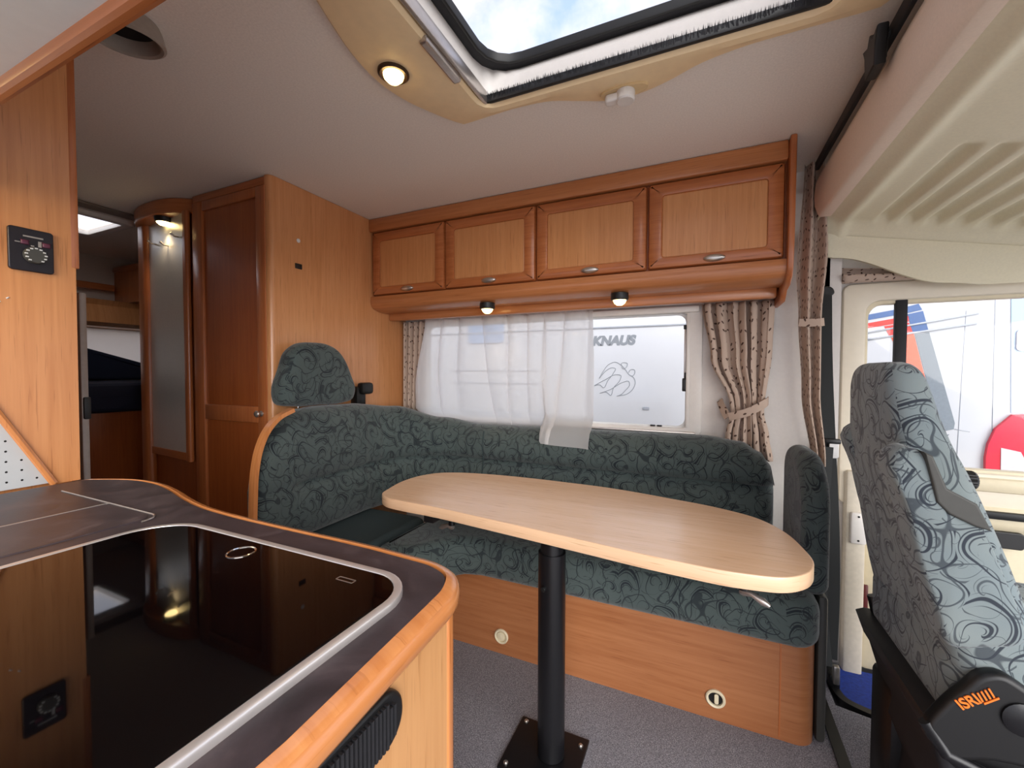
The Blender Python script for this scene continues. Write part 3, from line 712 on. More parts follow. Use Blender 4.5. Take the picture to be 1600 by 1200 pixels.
# headrest
hr = thing('headrest', (-1.56, 1.32, 0.99), 'green scroll patterned headrest on two steel posts above sofa back', 'headrest')
hp = spline([(1.145, 1.02), (1.20, 1.006), (1.33, 1.004), (1.46, 1.004), (1.52, 1.02), (1.535, 1.06), (1.51, 1.13), (1.475, 1.20), (1.43, 1.25), (1.37, 1.274), (1.31, 1.277), (1.24, 1.268), (1.195, 1.235), (1.165, 1.16), (1.135, 1.06)], 4, True)
mk('pad', puff('x', hp, -1.61, -1.50, 0.045, 6), FAB, hr, 60)
for y in (1.245, 1.40): mk('post', tube([(-1.56, y, 0.985), (-1.56, y, 1.03)], 0.005, 10), CHROME, hr)
br = thing('belt_guide', (-1.59, 1.66, 0.96), 'black plastic seat belt guide on wardrobe side behind the headrest', 'belt guide')
mk('guide_body', box(-1.628, -1.58, 1.60, 1.665, 0.96, 1.075, 0.012), BLACK, br)
mk('guide_head', box(-1.60, -1.555, 1.615, 1.695, 1.035, 1.095, 0.014), BLACK, br)

# ------------------------------------------------------------------ dining table
tb = thing('dining_table', (-0.40, 1.165, 0), 'light beech dining table with rounded ends on a single black post', 'table')
tp = [(-1.00, 1.595), (-0.85, 1.632), (-0.708, 1.645), (-0.5, 1.645), (-0.326, 1.637), (-0.105, 1.592), (0.082, 1.536), (0.162, 1.488), (0.218, 1.40), (0.246, 1.28), (0.25, 1.186), (0.226, 1.122), (0.18, 1.078), (0.10, 1.058), (-0.068, 1.062), (-0.295, 1.09), (-0.587, 1.128), (-0.828, 1.155), (-0.951, 1.160), (-1.025, 1.172), (-1.068, 1.20), (-1.098, 1.28), (-1.118, 1.40), (-1.10, 1.50), (-1.06, 1.56)]
mk('tabletop', prism('z', spline(tp, 6, True), 0.664, 0.70, 0.003, 2), W_BEECH, tb, 40)
pole = mk('post', tube([(-0.395, 1.165, 0.01), (-0.395, 1.165, 0.62)], 0.0405, 28), BLACKM, tb, label='black post')
mk('inner_post', tube([(-0.395, 1.165, 0.60), (-0.395, 1.165, 0.655)], 0.034, 24), BLACKM, tb)
mk('clamp_screw', lathe([(0.007, 0.0), (0.008, 0.006), (0.006, 0.01), (0, 0.01)], (-0.405, 1.126, 0.525), (-0.2, -1, 0)), BLACK, pole)
pl = mk('base_plate', box(-0.525, -0.30, 1.06, 1.258, 0.0, 0.008, 0.003), BLACKM, tb)
for x, y in ((-0.505, 1.08), (-0.32, 1.08), (-0.32, 1.225), (-0.505, 1.24)): mk('bolt', lathe([(0.007, 0), (0.007, 0.003), (0.004, 0.006), (0, 0.006)], (x, y, 0.008)), STEEL, pl)
for y in (1.21, 1.34): mk('slide_rail', box(-0.85, 0.16, y, y + 0.03, 0.636, 0.662, 0.003), BLACKM, tb)
mk('cross_rail', box(-0.86, -0.82, 1.17, 1.50, 0.636, 0.662, 0.003), BLACKM, tb)
mk('cross_rail', box(0.10, 0.21, 1.14, 1.45, 0.640, 0.662, 0.003), BLACKM, tb)
mk('slide_edge', box(-0.35, 0.12, 1.16, 1.172, 0.652, 0.664, 0.002), ALU, tb)
for x, y, a0 in ((-0.81, 1.27, 170), (0.105, 1.20, -20)):
    s = mk('lever_post', tube([(x, y, 0.60), (x, y, 0.65)], 0.012, 12), BLACKM, tb)
    d = Vector((cos(radians(a0)), sin(radians(a0)), 0)); p0 = Vector((x, y, 0.592))
    mk('lever', tube([p0 - d * 0.008, p0, p0 + d * 0.02 + Vector((0, 0, 0.002)), p0 + d * 0.045 + Vector((0, 0, -0.008)), p0 + d * 0.06 + Vector((0, 0, -0.014))], [0.006, 0.009, 0.007, 0.010, 0.005], 10), ALU, s, label='cast silver clamp lever')

# ------------------------------------------------------------------ curtains
def curtain(name, label, fn, nu, nv, mat, parent=None, thick=0.0015, cat='curtain', group=None):
    g, uv = grid(fn, nu, nv)
    ob = mk(name, g, mat, parent, 180, label=label, cat=cat if not parent else None, group=group, uvs=uv)
    if thick:
        md = ob.modifiers.new('cloth_thickness', 'SOLIDIFY'); md.thickness = thick; md.offset = 0
    return ob
def c_left(u, v):
    z = 1.442 - 0.52 * v; w = 0.17 - 0.03 * v
    x = -1.622 + w * u; return (x, 2.005 + 0.018 * sin(u * 2 * pi * 4.5 + 0.6) , z), (u * 0.55, z)
curtain('window_curtain', 'narrow taupe curtain bunched at the wardrobe end of the window', c_left, 70, 14, CURT, group='taupe leaf patterned window curtains')
rc = thing('window_curtain', (0.13, 2.0, 0.8), 'taupe leaf patterned curtain tied back right of the bare window', 'curtain', 'taupe leaf patterned window curtains')
def c_right(u, v):
    z = 1.447 - 0.66 * v; vt = 0.70
    x0 = interp([(0, 0.0), (0.35, 0.035), (vt - 0.05, 0.112), (vt, 0.118), (0.85, 0.098), (1, 0.075)], v)
    x1 = interp([(0, 0.268), (0.3, 0.262), (vt, 0.236), (0.85, 0.256), (1, 0.272)], v)
    a = 0.020 - 0.008 * max(0, 1 - abs(v - vt) / 0.2)
    # gathers at the heading
    k = 6.2
    x = x0 + (x1 - x0) * u + 0.006 * sin(u * 2 * pi * k * 2 + v)
    y = 2.004 + a * sin(u * 2 * pi * k + 1.3 * sin(u * 11) + 0.8 * sin(v * 3) + 0.5) + 0.005 * sin(u * 40 + v * 9) * (1 - v)
    return (x, y, z), (u * 0.72, z)
curtain('drape', None, c_right, 150, 40, CURT, rc)
tbk = [(0.108, 1.975, 0.965), (0.14, 1.965, 0.975), (0.18, 1.963, 0.990), (0.215, 1.968, 1.01), (0.245, 1.985, 1.03), (0.256, 2.03, 1.035)]
g = strap(spline(tbk, 6), (0, 0, 1), 0.032, 0.004); mk('tieback', g, CURT, rc)
g = strap(spline([(0.105, 1.98, 0.962), (0.09, 2.0, 0.99), (0.075, 2.03, 1.03)], 5), (0, 0.3, 1), 0.032, 0.004); mk('tieback', g, CURT, rc)
def c_cab(u, v):
    z = 1.95 - 1.16 * v
    x0 = interp([(0, 0.352), (0.35, 0.335), (0.5, 0.345), (0.75, 0.362), (1, 0.40)], v); x1 = interp([(0, 0.41), (0.30, 0.428), (0.5, 0.415), (0.75, 0.418), (1, 0.442)], v)
    return (x0 + (x1 - x0) * u, 1.950 + 0.020 * sin(u * 2 * pi * 1.8 + v * 0.8) + 0.02 * v, z), (u * 0.36, z)
cc = thing('cab_curtain', (0.39, 1.97, 0.79), 'long taupe leaf patterned curtain hanging beside the black seat belt', 'curtain')
curtain('drape', None, c_cab, 60, 40, CURT, cc)
mk('tieband', strap([(0.343, 1.945, 1.345), (0.375, 1.936, 1.342), (0.41, 1.936, 1.342), (0.424, 1.95, 1.345)], (0, 0, 1), 0.03, 0.003), CURT, cc)
def c_roll(u, v):
    x = 0.50 + 0.33 * u; a = v * 2 * pi * 0.75
    return (x, 2.06 + 0.028 * sin(a) * (1 - 0.55 * u), 1.535 - 0.10 * 0 + 0.03 * cos(a) * (1 - 0.5 * u) - 0.02 * u), (x, v * 0.2)
curtain('door_curtain', 'taupe curtain bunched up above the driver door window', c_roll, 20, 16, CURT)

# sheer curtain
def c_sheer(u, v):
    over = u > 0.765
    xt = -1.47 + 1.005 * u; xb = interp([(0, -1.535), (0.15, -1.32), (0.5, -0.92), (0.765, -0.68), (0.80, -0.66), (1, -0.445)], u)
    zb = interp([(0.765, 0.83), (0.77, 0.818), (1, 0.808)], u) if over else 0.83
    e = v ** 1.3
    x = xt + (xb - xt) * e; z = 1.452 + (zb - 1.452) * v
    ph = u * 2 * pi * 8.5 + 1.3 * sin(u * 9) + 0.7 * sin(v * 3 + u * 6)
    f = sin(ph); am = 0.020 * (1 - 0.25 * v)
    ov = 0.020 + 0.010 * sin(u * 17 + 1)
    x += ov * cos(ph) * interp([(0, 0.9), (0.6, 1.1), (1, 0.8)], v)
    if over:
        y = 1.998 + am * f * interp([(0.78, 1), (0.9, 0.3)], v) - interp([(0.3, 0), (0.80, 0.05), (0.86, 0.095), (0.91, 0.148), (0.96, 0.168), (1.0, 0.176)], v)
    else:
        lean = interp([(0, 0.0), (0.55, 0.03), (0.80, 0.02), (0.90, -0.012), (1, -0.016)], v)
        y = 1.998 + am * f * interp([(0.75, 1), (0.92, 0.25)], v) - lean
    return (x, min(y, 2.024), z), (u * 2.2, z)
curtain('sheer_curtain', 'white sheer voile curtain covering the left part of the window', c_sheer, 260, 40, SHEER, None, 0)

# ------------------------------------------------------------------ kitchen
WT = 0.90
wkt = [(-0.252, -0.34), (-0.250, 0.365), (-0.256, 0.41), (-0.272, 0.437), (-0.305, 0.455), (-0.36, 0.461), (-0.62, 0.464), (-0.74, 0.466), (-0.84, 0.474), (-0.93, 0.492), (-1.02, 0.515), (-1.10, 0.528), (-1.19, 0.525), (-1.26, 0.50), (-1.30, 0.475), (-1.308, 0.46), (-1.308, -0.34)]
wt = thing('kitchen_worktop', (-0.8, 0.05, WT - 0.036), 'dark slate patterned kitchen worktop with rounded wooden edge', 'worktop')
inn = inset(wkt, 0.0)
# wooden bullnose is a solid profile swept round the visible outline
def nose():
    L = []
    prof_ = [(0.004, 0.0), (0.011, -0.0015), (0.017, -0.006), (0.0205, -0.014), (0.020, -0.024), (0.014, -0.033), (0.004, -0.037), (-0.006, -0.037)]
    pts = spline(wkt[:-1], 4)
    n = len(pts)
    for i, p in enumerate(pts):
        a_ = pts[max(0, i - 1)]; b_ = pts[min(n - 1, i + 1)]; tx, ty = b_[0] - a_[0], b_[1] - a_[1]; l = hypot(tx, ty); nx, ny = ty / l, -tx / l
        L.append([(p[0] + nx * (q - 0.020), p[1] + ny * (q - 0.012), WT + h) for q, h in prof_])
    return loft(L)
mk('slab', prism('z', inset(spline(wkt[:-1], 4) + [wkt[-1]], 0.015), WT - 0.034, WT, 0.0), SLATE, wt, smooth=0)
mk('wood_edge', nose(), W_EDGE, wt, 50, label='rounded light wooden edge')
sl = mk('sink_cover', prism('z', rr(-1.20, 0.02, -0.85, 0.395, 0.025, 5), WT - 0.004, WT + 0.0015, 0.001, 2), SLATE, wt, label='flush sink cover')
seam = G()
for A, B in (((-1.205, 0.401), (-0.868, 0.401)), ((-1.013, 0.401), (-1.013, 0.02))):
    q = tube([(A[0], A[1], WT + 0.0012), (B[0], B[1], WT + 0.0012)], 0.0016, 6); seam.add(q.v, q.f)
q = tube([(-0.868 + 0.028 * sin(radians(t)), 0.373 + 0.028 * cos(radians(t)), WT + 0.0012) for t in range(0, 95, 10)], 0.0016, 6); seam.add(q.v, q.f)
mk('seam_strip', seam, ALU, sl, label='thin metal seam')
hob = thing('hob_cover', (-0.55, 0.1, WT), 'black glass hob cover with chrome rim set in worktop', 'hob cover')
HO = rr(-0.790, -0.30, -0.292, 0.397, (0.05, 0.058, 0.075, 0.05), 9)
mk('rim', ring('z', HO, inset(HO, 0.010), WT, WT + 0.008, 0.002), RIM, hob, label='chrome rim')
mk('glass', prism('z', inset(HO, 0.0095), WT, WT + 0.007, 0.001, 2), HOB, hob)
rg = mk('finger_ring', lathe([(0.018, 0), (0.018, 0.0012), (0.0168, 0.0018), (0.0158, 0.0008), (0.0158, 0)], (-0.560, 0.357, WT + 0.0065), (0, 0, 1), 30, False), CHROME, hob)
mk('maker_plate', ring('z', rr(-0.388, 0.356, -0.362, 0.364, 0.002), rr(-0.3865, 0.3575, -0.3635, 0.3625, 0.001), WT + 0.0065, WT + 0.0072), STEEL, hob, smooth=0)
kb_ = thing('kitchen_cabinet', (-0.7, 0.05, 0), 'light wooden kitchen cabinet with black grille below the slate worktop', 'cabinet')
mk('end_panel', box(-0.295, -0.27, -0.34, 0.415, 0.0, WT - 0.037), W_CAB, kb_, smooth=0)
mk('corner_post', prism('z', rr(-0.30, 0.412, -0.268, 0.436, (0.003, 0.018, 0.003, 0.003), 6), 0.0, WT - 0.037), W_EDGE_V, kb_)
mk('front_panel', box(-1.30, -0.30, 0.405, 0.43, 0.0, WT - 0.037), W_CAB, kb_, smooth=0)
gr = mk('grille', prism('x', rr(-0.02, 0.794, 0.324, 0.850, 0.027, 8), -0.271, -0.262, 0.0, 3, 0.004), BLACK, kb_, label='black oval ended grille')
gi_ = G()
for k in range(58):
    y = 0.026 + k * 0.0049
    hh = 0.021 if y < 0.30 else 0.015
    q = box(-0.263, -0.258, y, y + 0.0026, 0.822 - hh, 0.822 + hh); gi_.add(q.v, q.f)
mk('slats', gi_, BLACKG, gr, smooth=0, kind='stuff')

# tall unit left
tl = thing('tall_cabinet', (-1.5, 0.05, 0), 'tall wooden cabinet at left with white perforated plate above the worktop', 'cabinet')
TX = -1.312
side = [(-0.355, WT), (0.417, WT), (0.341, 1.07), (0.20, 1.40), (0.10, 1.62), (-0.355, 1.75)]
mk('side_panel', prism('x', [(0.425, WT - 0.002), (0.468, WT - 0.002), (0.470, 1.385), (0.470, H - 0.002), (-0.355, H - 0.002), (-0.355, 1.75), (-0.355, 1.60), (-0.10, 1.60), (0.0, 1.58), (0.10, 1.53), (0.20, 1.375), (0.347, 1.06)], TX - 0.025, TX), W_TALL, tl, smooth=0)
mk('body', box(-2.0, TX - 0.026, -0.355, 0.462, 0, H - 0.002), W_TALL, tl, smooth=0)
mk('edge_strip', box(TX - 0.03, TX + 0.001, 0.462, 0.4765, 1.385, H - 0.002, 0.003), W_FRAME_V, tl)
mk('beading', tube([(TX + 0.002, 0.424, WT), (TX + 0.002, 0.347, 1.06), (TX + 0.002, 0.20, 1.375), (TX + 0.002, 0.1, 1.53)], 0.007, 8), W_EDGE_V, tl, label='diagonal wooden beading')
pp = mk('perforated_plate', box(TX - 0.024, TX - 0.012, -0.35, 0.42, WT, 1.58), plain('grey_white_plate', (186, 190, 192), 0.4, var=0.02), tl, smooth=0, label='white perforated plate')
hs = G()
for i in range(18):
    for j in range(28):
        y = 0.402 - 0.022 * i; z = 0.916 + 0.0217 * j
        if y < -0.1 or z > 1.05 - (y - 0.34) * 2.1 or z > 1.5: continue
        q = lathe([(0.0022, 0), (0.0, 0.0003)], (TX - 0.0119, y, z), (1, 0, 0), 8); hs.add(q.v, q.f)
mk('perforations', hs, HOLE, pp, smooth=0, kind='stuff')
cp = thing('heating_control', (TX, 0.398, 1.362), 'black heating control panel with round grey dial on tall cabinet', 'control panel')
mk('plate', prism('x', rr(0.365, 1.362, 0.432, 1.452, 0.006), TX, TX + 0.008, 0.002), plain('panel_purple_black', (26, 22, 30), 0.35), cp)
dial = mk('dial', lathe([(0.0175, 0), (0.0175, 0.006), (0.0155, 0.010), (0.0, 0.010)], (TX + 0.008, 0.402, 1.396), (1, 0, 0), 28), plain('dial_grey', (70, 70, 66), 0.4), cp, label='grey round dial')
tk = G()
for k in range(11):
    t = radians(-140 + 280 * k / 10); q = box(TX + 0.0145, TX + 0.0185, 0.402 - 0.0022 + 0.0145 * sin(t), 0.402 + 0.0022 + 0.0145 * sin(t), 1.3948 + 0.0145 * cos(t), 1.3972 + 0.0145 * cos(t)); tk.add(q.v, q.f)
mk('scale_marks', tk, WHITEMETAL, dial, smooth=0)
for y0, z0 in ((0.388, 1.422), (0.420, 1.422)): mk('button', box(TX + 0.008, TX + 0.0115, y0 - 0.006, y0 + 0.006, z0 - 0.005, z0 + 0.005, 0.002), plain('button_purple', (92, 40, 62), 0.4), cp)
mk('label_line', box(TX + 0.008, TX + 0.0085, 0.386, 0.416, 1.4335, 1.4365), STEEL, cp, smooth=0)
mk('label_line', box(TX + 0.008, TX + 0.0085, 0.374, 0.382, 1.4195, 1.4215), STEEL, cp, smooth=0)
mk('label_line', box(TX + 0.008, TX + 0.0085, 0.408, 0.413, 1.416, 1.428), STEEL, cp, smooth=0)
mk('label_line', box(TX + 0.008, TX + 0.0085, 0.397, 0.402, 1.4150, 1.4175), STEEL, cp, smooth=0)
for q in ((0.350, 1.29), (0.362, 1.30)): mk('scratch', tube([(TX + 0.0005, q[0], q[1]), (TX + 0.0005, q[0] + 0.004, q[1] + 0.003)], 0.0012, 6), WHITEMETAL, tl)
# grey profile of the sliding door behind
sdr = thing('sliding_door', (-1.45, 0.515, 0), 'grey edged sliding door standing open behind the tall cabinet', 'door')
mk('edge_profile', box(-1.43, -1.40, 0.505, 0.520, 0.0, 1.345, 0.004), plain('grey_profile', (150, 140, 132), 0.4, 0.3), sdr)
mk('leaf', box(-2.0, -1.43, 0.508, 0.517, 0.0, 1.345), WHITE_WALL, sdr, smooth=0)
mk('latch', box(-1.405, -1.395, 0.508, 0.522, 1.03, 1.085, 0.003), BLACK, sdr)
# kitchen overhead locker (top left)
ko = thing('kitchen_locker', (-0.8, -0.05, 1.52), 'white based kitchen wall locker with wooden front rail at upper left', 'cupboard')
mk('bottom_board', box(-1.31, -0.27, -0.355, 0.243, 1.54, 1.56), plain('glossy_white_board', (222, 222, 218), 0.25, var=0.02), ko, smooth=0)
mk('front_rail', box(-1.31, -0.27, 0.236, 0.256, 1.527, 1.62, 0.007), W_FRAME_H, ko)
mk('end_board', box(-0.29, -0.27, -0.355, 0.20, 1.56, H - 0.002), W_PANEL, ko, smooth=0)
mk('front_panel', box(-1.31, -0.27, 0.20, 0.235, 1.56, H - 0.002), W_PANEL, ko, smooth=0)
kl = thing('kitchen_lamp', (-1.12, 0.05, 1.52), 'warm strip lamp under the white kitchen locker near tall cabinet', 'lamp')
kla = bpy.data.lights.new('kitchen_lamp_light', 'AREA'); kla.energy = 0.5; kla.color = (1, 0.85, 0.65); kla.shape = 'RECTANGLE'; kla.size = 0.26; kla.size_y = 0.05
klo = bpy.data.objects.new('kitchen_lamp_light', kla); COL.objects.link(klo); klo.location = (-1.16, 0.045, 1.518)
mk('tube_lens', box(-1.30, -1.02, 0.02, 0.07, 1.520, 1.5385, 0.006), BULB2, kl)

# ------------------------------------------------------------------ rear bedroom
bd = thing('rear_bed', (-3.3, 1.2, 0), 'high rear bed with dark navy mattress on wooden box', 'bed')
mk('bed_box', box(-3.88, -2.86, 0.52, 2.04, 0, 0.93), W_SHADED, bd, smooth=0)
mk('mattress', box(-3.88, -2.80, 0.52, 2.04, 0.932, 1.085, 0.04), NAVY, bd)
mk('valance', prism('x', [(0.52, 1.02), (0.52, 0.955), (1.15, 0.955), (1.22, 0.985), (1.32, 1.0), (2.04, 1.0), (2.04, 1.02)], -2.81, -2.795), NAVY, bd, smooth=0)
pw = [(1.28, 1.09), (1.30, 1.30), (1.33, 1.32), (1.75, 1.19), (1.90, 1.11), (1.90, 1.09)]
mk('headboard_cushion', prism('x', pw, -3.86, -3.72, 0.02), NAVY, None, 50, label='dark navy sloping cushion standing against the rear wall on the bed', cat='cushion')
rs = thing('rear_shelf', (-3.8, 1.3, 1.44), 'long wooden shelf with deep front above the rear bed', 'shelf')
mk('front_board', prism('y', [(-3.72, 1.455), (-3.68, 1.48), (-3.69, 1.54), (-3.72, 1.60), (-3.70, 1.635), (-3.898, 1.635), (-3.898, 1.455)], 0.55, 2.04), W_PANEL, rs, smooth=30)
mk('upper_rail', box(-3.898, -3.84, 0.55, 1.58, 1.72, 1.765, 0.006), W_FRAME_H, rs)
rcb = thing('rear_corner_cupboard', (-3.6, 1.8, 1.55), 'wooden corner cupboard with domed top above the rear shelf', 'cupboard')
mk('body', box(-3.897, -3.45, 1.60, 2.045, 1.637, 1.86), W_FRAME_V, rcb, smooth=0)
mk('cornice', box(-3.897, -3.43, 1.585, 2.045, 1.86, 1.90, 0.012), W_FRAME_H, rcb)
wr = thing('window_2', (-3.9, 1.3, 1.1), None, None); wr['kind'] = 'structure'
mk('window_blind', box(-3.897, -3.885, 0.8, 1.98, 1.10, 1.45, 0.004), BLIND, wr)
rsky = thing('rear_skylight', (-3.07, 1.0, H), 'small white framed skylight in the ceiling above the rear bed', 'skylight')
mk('skylight_frame', ring('z', rr(-3.32, 0.62, -2.84, 1.27, 0.03), rr(-3.27, 0.66, -2.89, 1.225, 0.02), H - 0.001, H - 0.022, 0.005), OFFW, rsky)
mk('skylight_lens', box(-3.27, -2.89, 0.66, 1.225, H + 0.004, H + 0.010), MILKY, rsky, smooth=0)
mk('ceiling_seam', box(-2.78, -2.70, 0.52, 1.24, H - 0.012, H - 0.001, 0.003), plain('seam_grey', (120, 106, 96), 0.6), None, label='grey strip across the ceiling before the rear bedroom', cat='trim strip')

# ------------------------------------------------------------------ drop-down bed above cab
db = thing('drop_down_bed', (0.9, 1.2, 1.6), 'cream drop down bed raised above the cab with ribbed underside', 'bed')
SLP = -0.20
def bz(x): return 1.735 + SLP * (x - 0.40)
# underside with pressed ribs, built as a height field
ribs = [0.585 + 0.0675 * k for k in range(12)]
def under(u, v):
    x = 0.40 + 1.35 * u; y = -0.30 + 2.29 * v
    z = bz(x)
    if x < 0.47: z += 0.022 * (1 - (x - 0.40) / 0.07) ** 2
    z += -0.012 * math.exp(-((x - 0.475) / 0.02) ** 2)
    for c in ribs:
        e = max(0, 1 - abs(x - c) / 0.024)
        if e > 0 and 1.36 < y < 1.96:
            q = min(1, (y - 1.37) / 0.05, (1.945 - y) / 0.035); q = max(0, q)
            z += 0.020 * min(1, e * 1.7) * q
    if y > 1.93: z -= 0.045 * ((y - 1.93) / 0.06) ** 2
    return (x, y, z), (x, y)
g, uv = grid(under, 240, 130)
mk('underside', g, BEDP, db, 60, uvs=uv, label='ribbed cream underside')
sk = [[], [], [], [], [], []]
for k in range(41):
    x = 0.395 + 1.355 * k / 40
    zt = bz(x) - 0.045 + (0.022 * (1 - (x - 0.40) / 0.07) ** 2 if 0.40 < x < 0.47 else 0); lip = interp([(0.395, 1.616), (0.46, 1.596), (0.80, 1.472), (0.90, 1.458), (1.8, 1.44)], x)
    for j, (y, z) in enumerate(((1.985, zt), (1.987, zt * 0.7 + lip * 0.3), (1.993, zt * 0.6 + lip * 0.4), (1.997, zt * 0.25 + lip * 0.75), (2.004, lip), (2.03, lip + 0.004))): sk[j].append((x, y, z))
g = G(); n = 41
g.add([p for l in sk for p in l], [(j * n + i, j * n + i + 1, (j + 1) * n + i + 1, (j + 1) * n + i) for j in range(5) for i in range(n - 1)])
mk('side_skirt', g, BEDP, db, 60)
rl = [(0.40 + 0.0, 1.735), (0.392, 1.745), (0.382, 1.775), (0.379, 1.81), (0.383, 1.86), (0.392, 1.888), (0.42, 1.899), (0.46, 1.899), (0.46, 1.735)]
mk('padded_roll', prism('y', rl, -0.30, 1.925), BEDR, db, 60, label='padded pinkish cream edge roll')
mk('top_board', box(0.42, 1.75, -0.30, 2.03, 1.872, 1.90), BEDP, db, smooth=0)
rlg = thing('bed_rail', (0.37, 0.9, 1.9), 'dark ceiling rail running behind the raised cab bed', 'rail')
mk('rail', box(0.374, 0.388, -0.30, 1.90, 1.900, 1.932, 0.004), BLACKG, rlg)
bc_ = thing('bed_buckle', (0.39, 1.24, 1.86), 'black belt buckle hanging on the dark rail by the raised bed', 'buckle')
mk('strap', strap([(0.385, 1.235, 1.93), (0.368, 1.238, 1.90), (0.366, 1.24, 1.86)], (0, 1, 0), 0.045, 0.006), BELT, bc_)
mk('buckle', prism('x', [(1.215, 1.845), (1.275, 1.845), (1.282, 1.90), (1.295, 1.925), (1.262, 1.915), (1.25, 1.935), (1.232, 1.915), (1.20, 1.925), (1.21, 1.89)], 0.345, 0.368, 0.004), BLACK, bc_)

# ------------------------------------------------------------------ driver door
cdoor = thing('door_1', (0.95, 2.12, 0), None, None); cdoor['kind'] = 'structure'
mk('door_frame', ring('y', rr(0.515, 0.62, 1.60, 1.505, 0.03, 6), rr(0.592, 0.785, 1.52, 1.432, 0.045, 6), 2.15, 2.085, 0.012), CREAM, cdoor)
mk('inner_frame', ring('y', rr(0.582, 0.775, 1.53, 1.445, 0.045, 6), rr(0.602, 0.795, 1.51, 1.420, 0.05, 6), 2.14, 2.10, 0.006), CREAM_D, cdoor)
mk('pane', box(0.585, 1.525, 2.118, 2.122, 0.78, 1.44), GLASS, cdoor, smooth=0)
mk('divider_bar', box(0.683, 0.720, 2.095, 2.118, 0.79, 1.435, 0.004), BLACKG, cdoor)
mk('lower_panel', box(0.60, 1.60, 2.10, 2.15, -0.05, 0.76, 0.02), CREAM_D, cdoor)
mk('sill_ledge', box(0.59, 1.60, 2.07, 2.13, 0.72, 0.772, 0.015), CREAM_D, cdoor, label='cream window ledge')
mk('armrest', prism('x', [(2.12, 0.56), (2.085, 0.575), (2.07, 0.61), (2.075, 0.66), (2.12, 0.69)], 0.78, 1.60, 0.01), CREAM_D, cdoor, 60)
mk('handle_strip', box(0.84, 1.60, 2.06, 2.08, 0.628, 0.655, 0.005), BLACK, cdoor, label='black handle strip')
mk('handle_recess', prism('y', rr(0.90, 0.525, 1.045, 0.585, 0.012), 2.085, 2.066, 0.004), BLACK, cdoor, label='black recessed handle')
ppk = mk('door_pocket', prism('y', rr(0.665, 0.02, 1.5, 0.262, 0.02), 2.105, 2.092, 0.0, 3, 0.006), CREAM_D, cdoor)
for k in range(4): mk('louvre', prism('x', [(2.094, 0.055 + k * 0.048), (2.082, 0.060 + k * 0.048), (2.082, 0.072 + k * 0.048), (2.094, 0.088 + k * 0.048)], 0.685, 1.45, 0.002), CREAM_D, ppk)
mk('door_post', box(0.535, 0.60, 2.06, 2.12, -0.10, 0.76, 0.01), plain('pale_door_post', (206, 196, 178), 0.5), cdoor)
mk('lock_plate', box(0.548, 0.60, 2.045, 2.075, 0.475, 0.60, 0.008), OFFW, cdoor, label='white lock cover')
for z in (0.49, 0.585): mk('screw', lathe([(0.004, 0), (0.004, 0.001), (0, 0.001)], (0.572, 2.045, z), (0, -1, 0), 10), HOLE, cdoor)
mk('striker', box(0.604, 0.622, 2.092, 2.102, 0.20, 0.30, 0.004), plain('dark_red_striker', (86, 30, 28), 0.5), cdoor)
# footwell
struct('floor_footwell', box(0.44, 1.6, 1.69, 2.16, -0.10, -0.062), BLACKG, smooth=0)
mk('step_mat', box(0.49, 1.4, 1.77, 2.088, -0.062, -0.05, 0.004), BLUEM, None, label='blue ribbed rubber mat in the cab door footwell', cat='mat')
mk('step_edge', strap(spline([(0.462, 1.95, -0.02), (0.458, 1.86, -0.02), (0.475, 1.79, -0.02), (0.53, 1.76, -0.02), (0.62, 1.745, -0.02), (0.9, 1.73, -0.02)], 6), (0, 0, 1), 0.055, 0.026), BLACK, None, label='black rounded edge trim around the blue footwell mat', cat='edge trim')
mk('floor_rail', strap([(0.40, 1.84, 0.004), (0.395, 1.10, 0.004), (0.395, 0.4, 0.004)], (1, 0, 0), 0.032, 0.008), BLACK, None, label='black strip on the floor between bench and driver seat', cat='strip')
# seat belt
sb = thing('seat_belt', (0.46, 2.0, 0.0), 'black seat belt hanging from pillar between curtain and driver door', 'seat belt')
mk('upper_guide', prism('y', spline([(0.425, 1.445), (0.425, 1.485), (0.445, 1.495), (0.468, 1.485), (0.474, 1.465), (0.46, 1.45), (0.458, 1.43), (0.43, 1.425)], 3, True), 2.055, 2.03, 0.005), BLACK, sb)
mk('webbing', strap(spline([(0.442, 2.03, 1.46), (0.448, 2.025, 1.2), (0.462, 2.02, 0.9), (0.478, 2.015, 0.6), (0.486, 2.01, 0.3), (0.48, 2.0, 0.02)], 6), (1, 0, 0), 0.046, 0.003), BELT, sb)
mk('tongue', prism('y', rr(0.462, 0.815, 0.494, 0.88, 0.008), 2.012, 2.004, 0.002), STEEL, sb, label='metal buckle tongue')
mk('tongue_grip', box(0.448, 0.50, 2.0, 2.02, 0.872, 0.892, 0.005), BLACK, sb)
mk('webbing', strap(spline([(0.455, 2.0, 0.86), (0.44, 1.985, 0.5), (0.452, 1.97, 0.10), (0.46, 1.95, 0.0)], 6), (1, 0.2, 0), 0.042, 0.003), BELT, sb)
bk = thing('belt_buckle', (0.455, 1.90, 0.0), 'loose belt buckle lying at the cab step beside the bench', 'buckle')
mk('buckle_body', box(0.44, 0.475, 1.84, 1.90, 0.0, 0.05, 0.008), BLACK, bk)
mk('buckle_tongue', box(0.448, 0.468, 1.82, 1.842, 0.03, 0.095, 0.004), STEEL, bk)
lp = mk('lower_pillar_cover', box(0.385, 0.452, 2.0, 2.045, 0.25, 0.62, 0.006), plain('pillar_cover_white', (214, 210, 206), 0.6, var=0.06, grain=30), None, label='pale lower pillar cover behind the bench end', cat='cover')

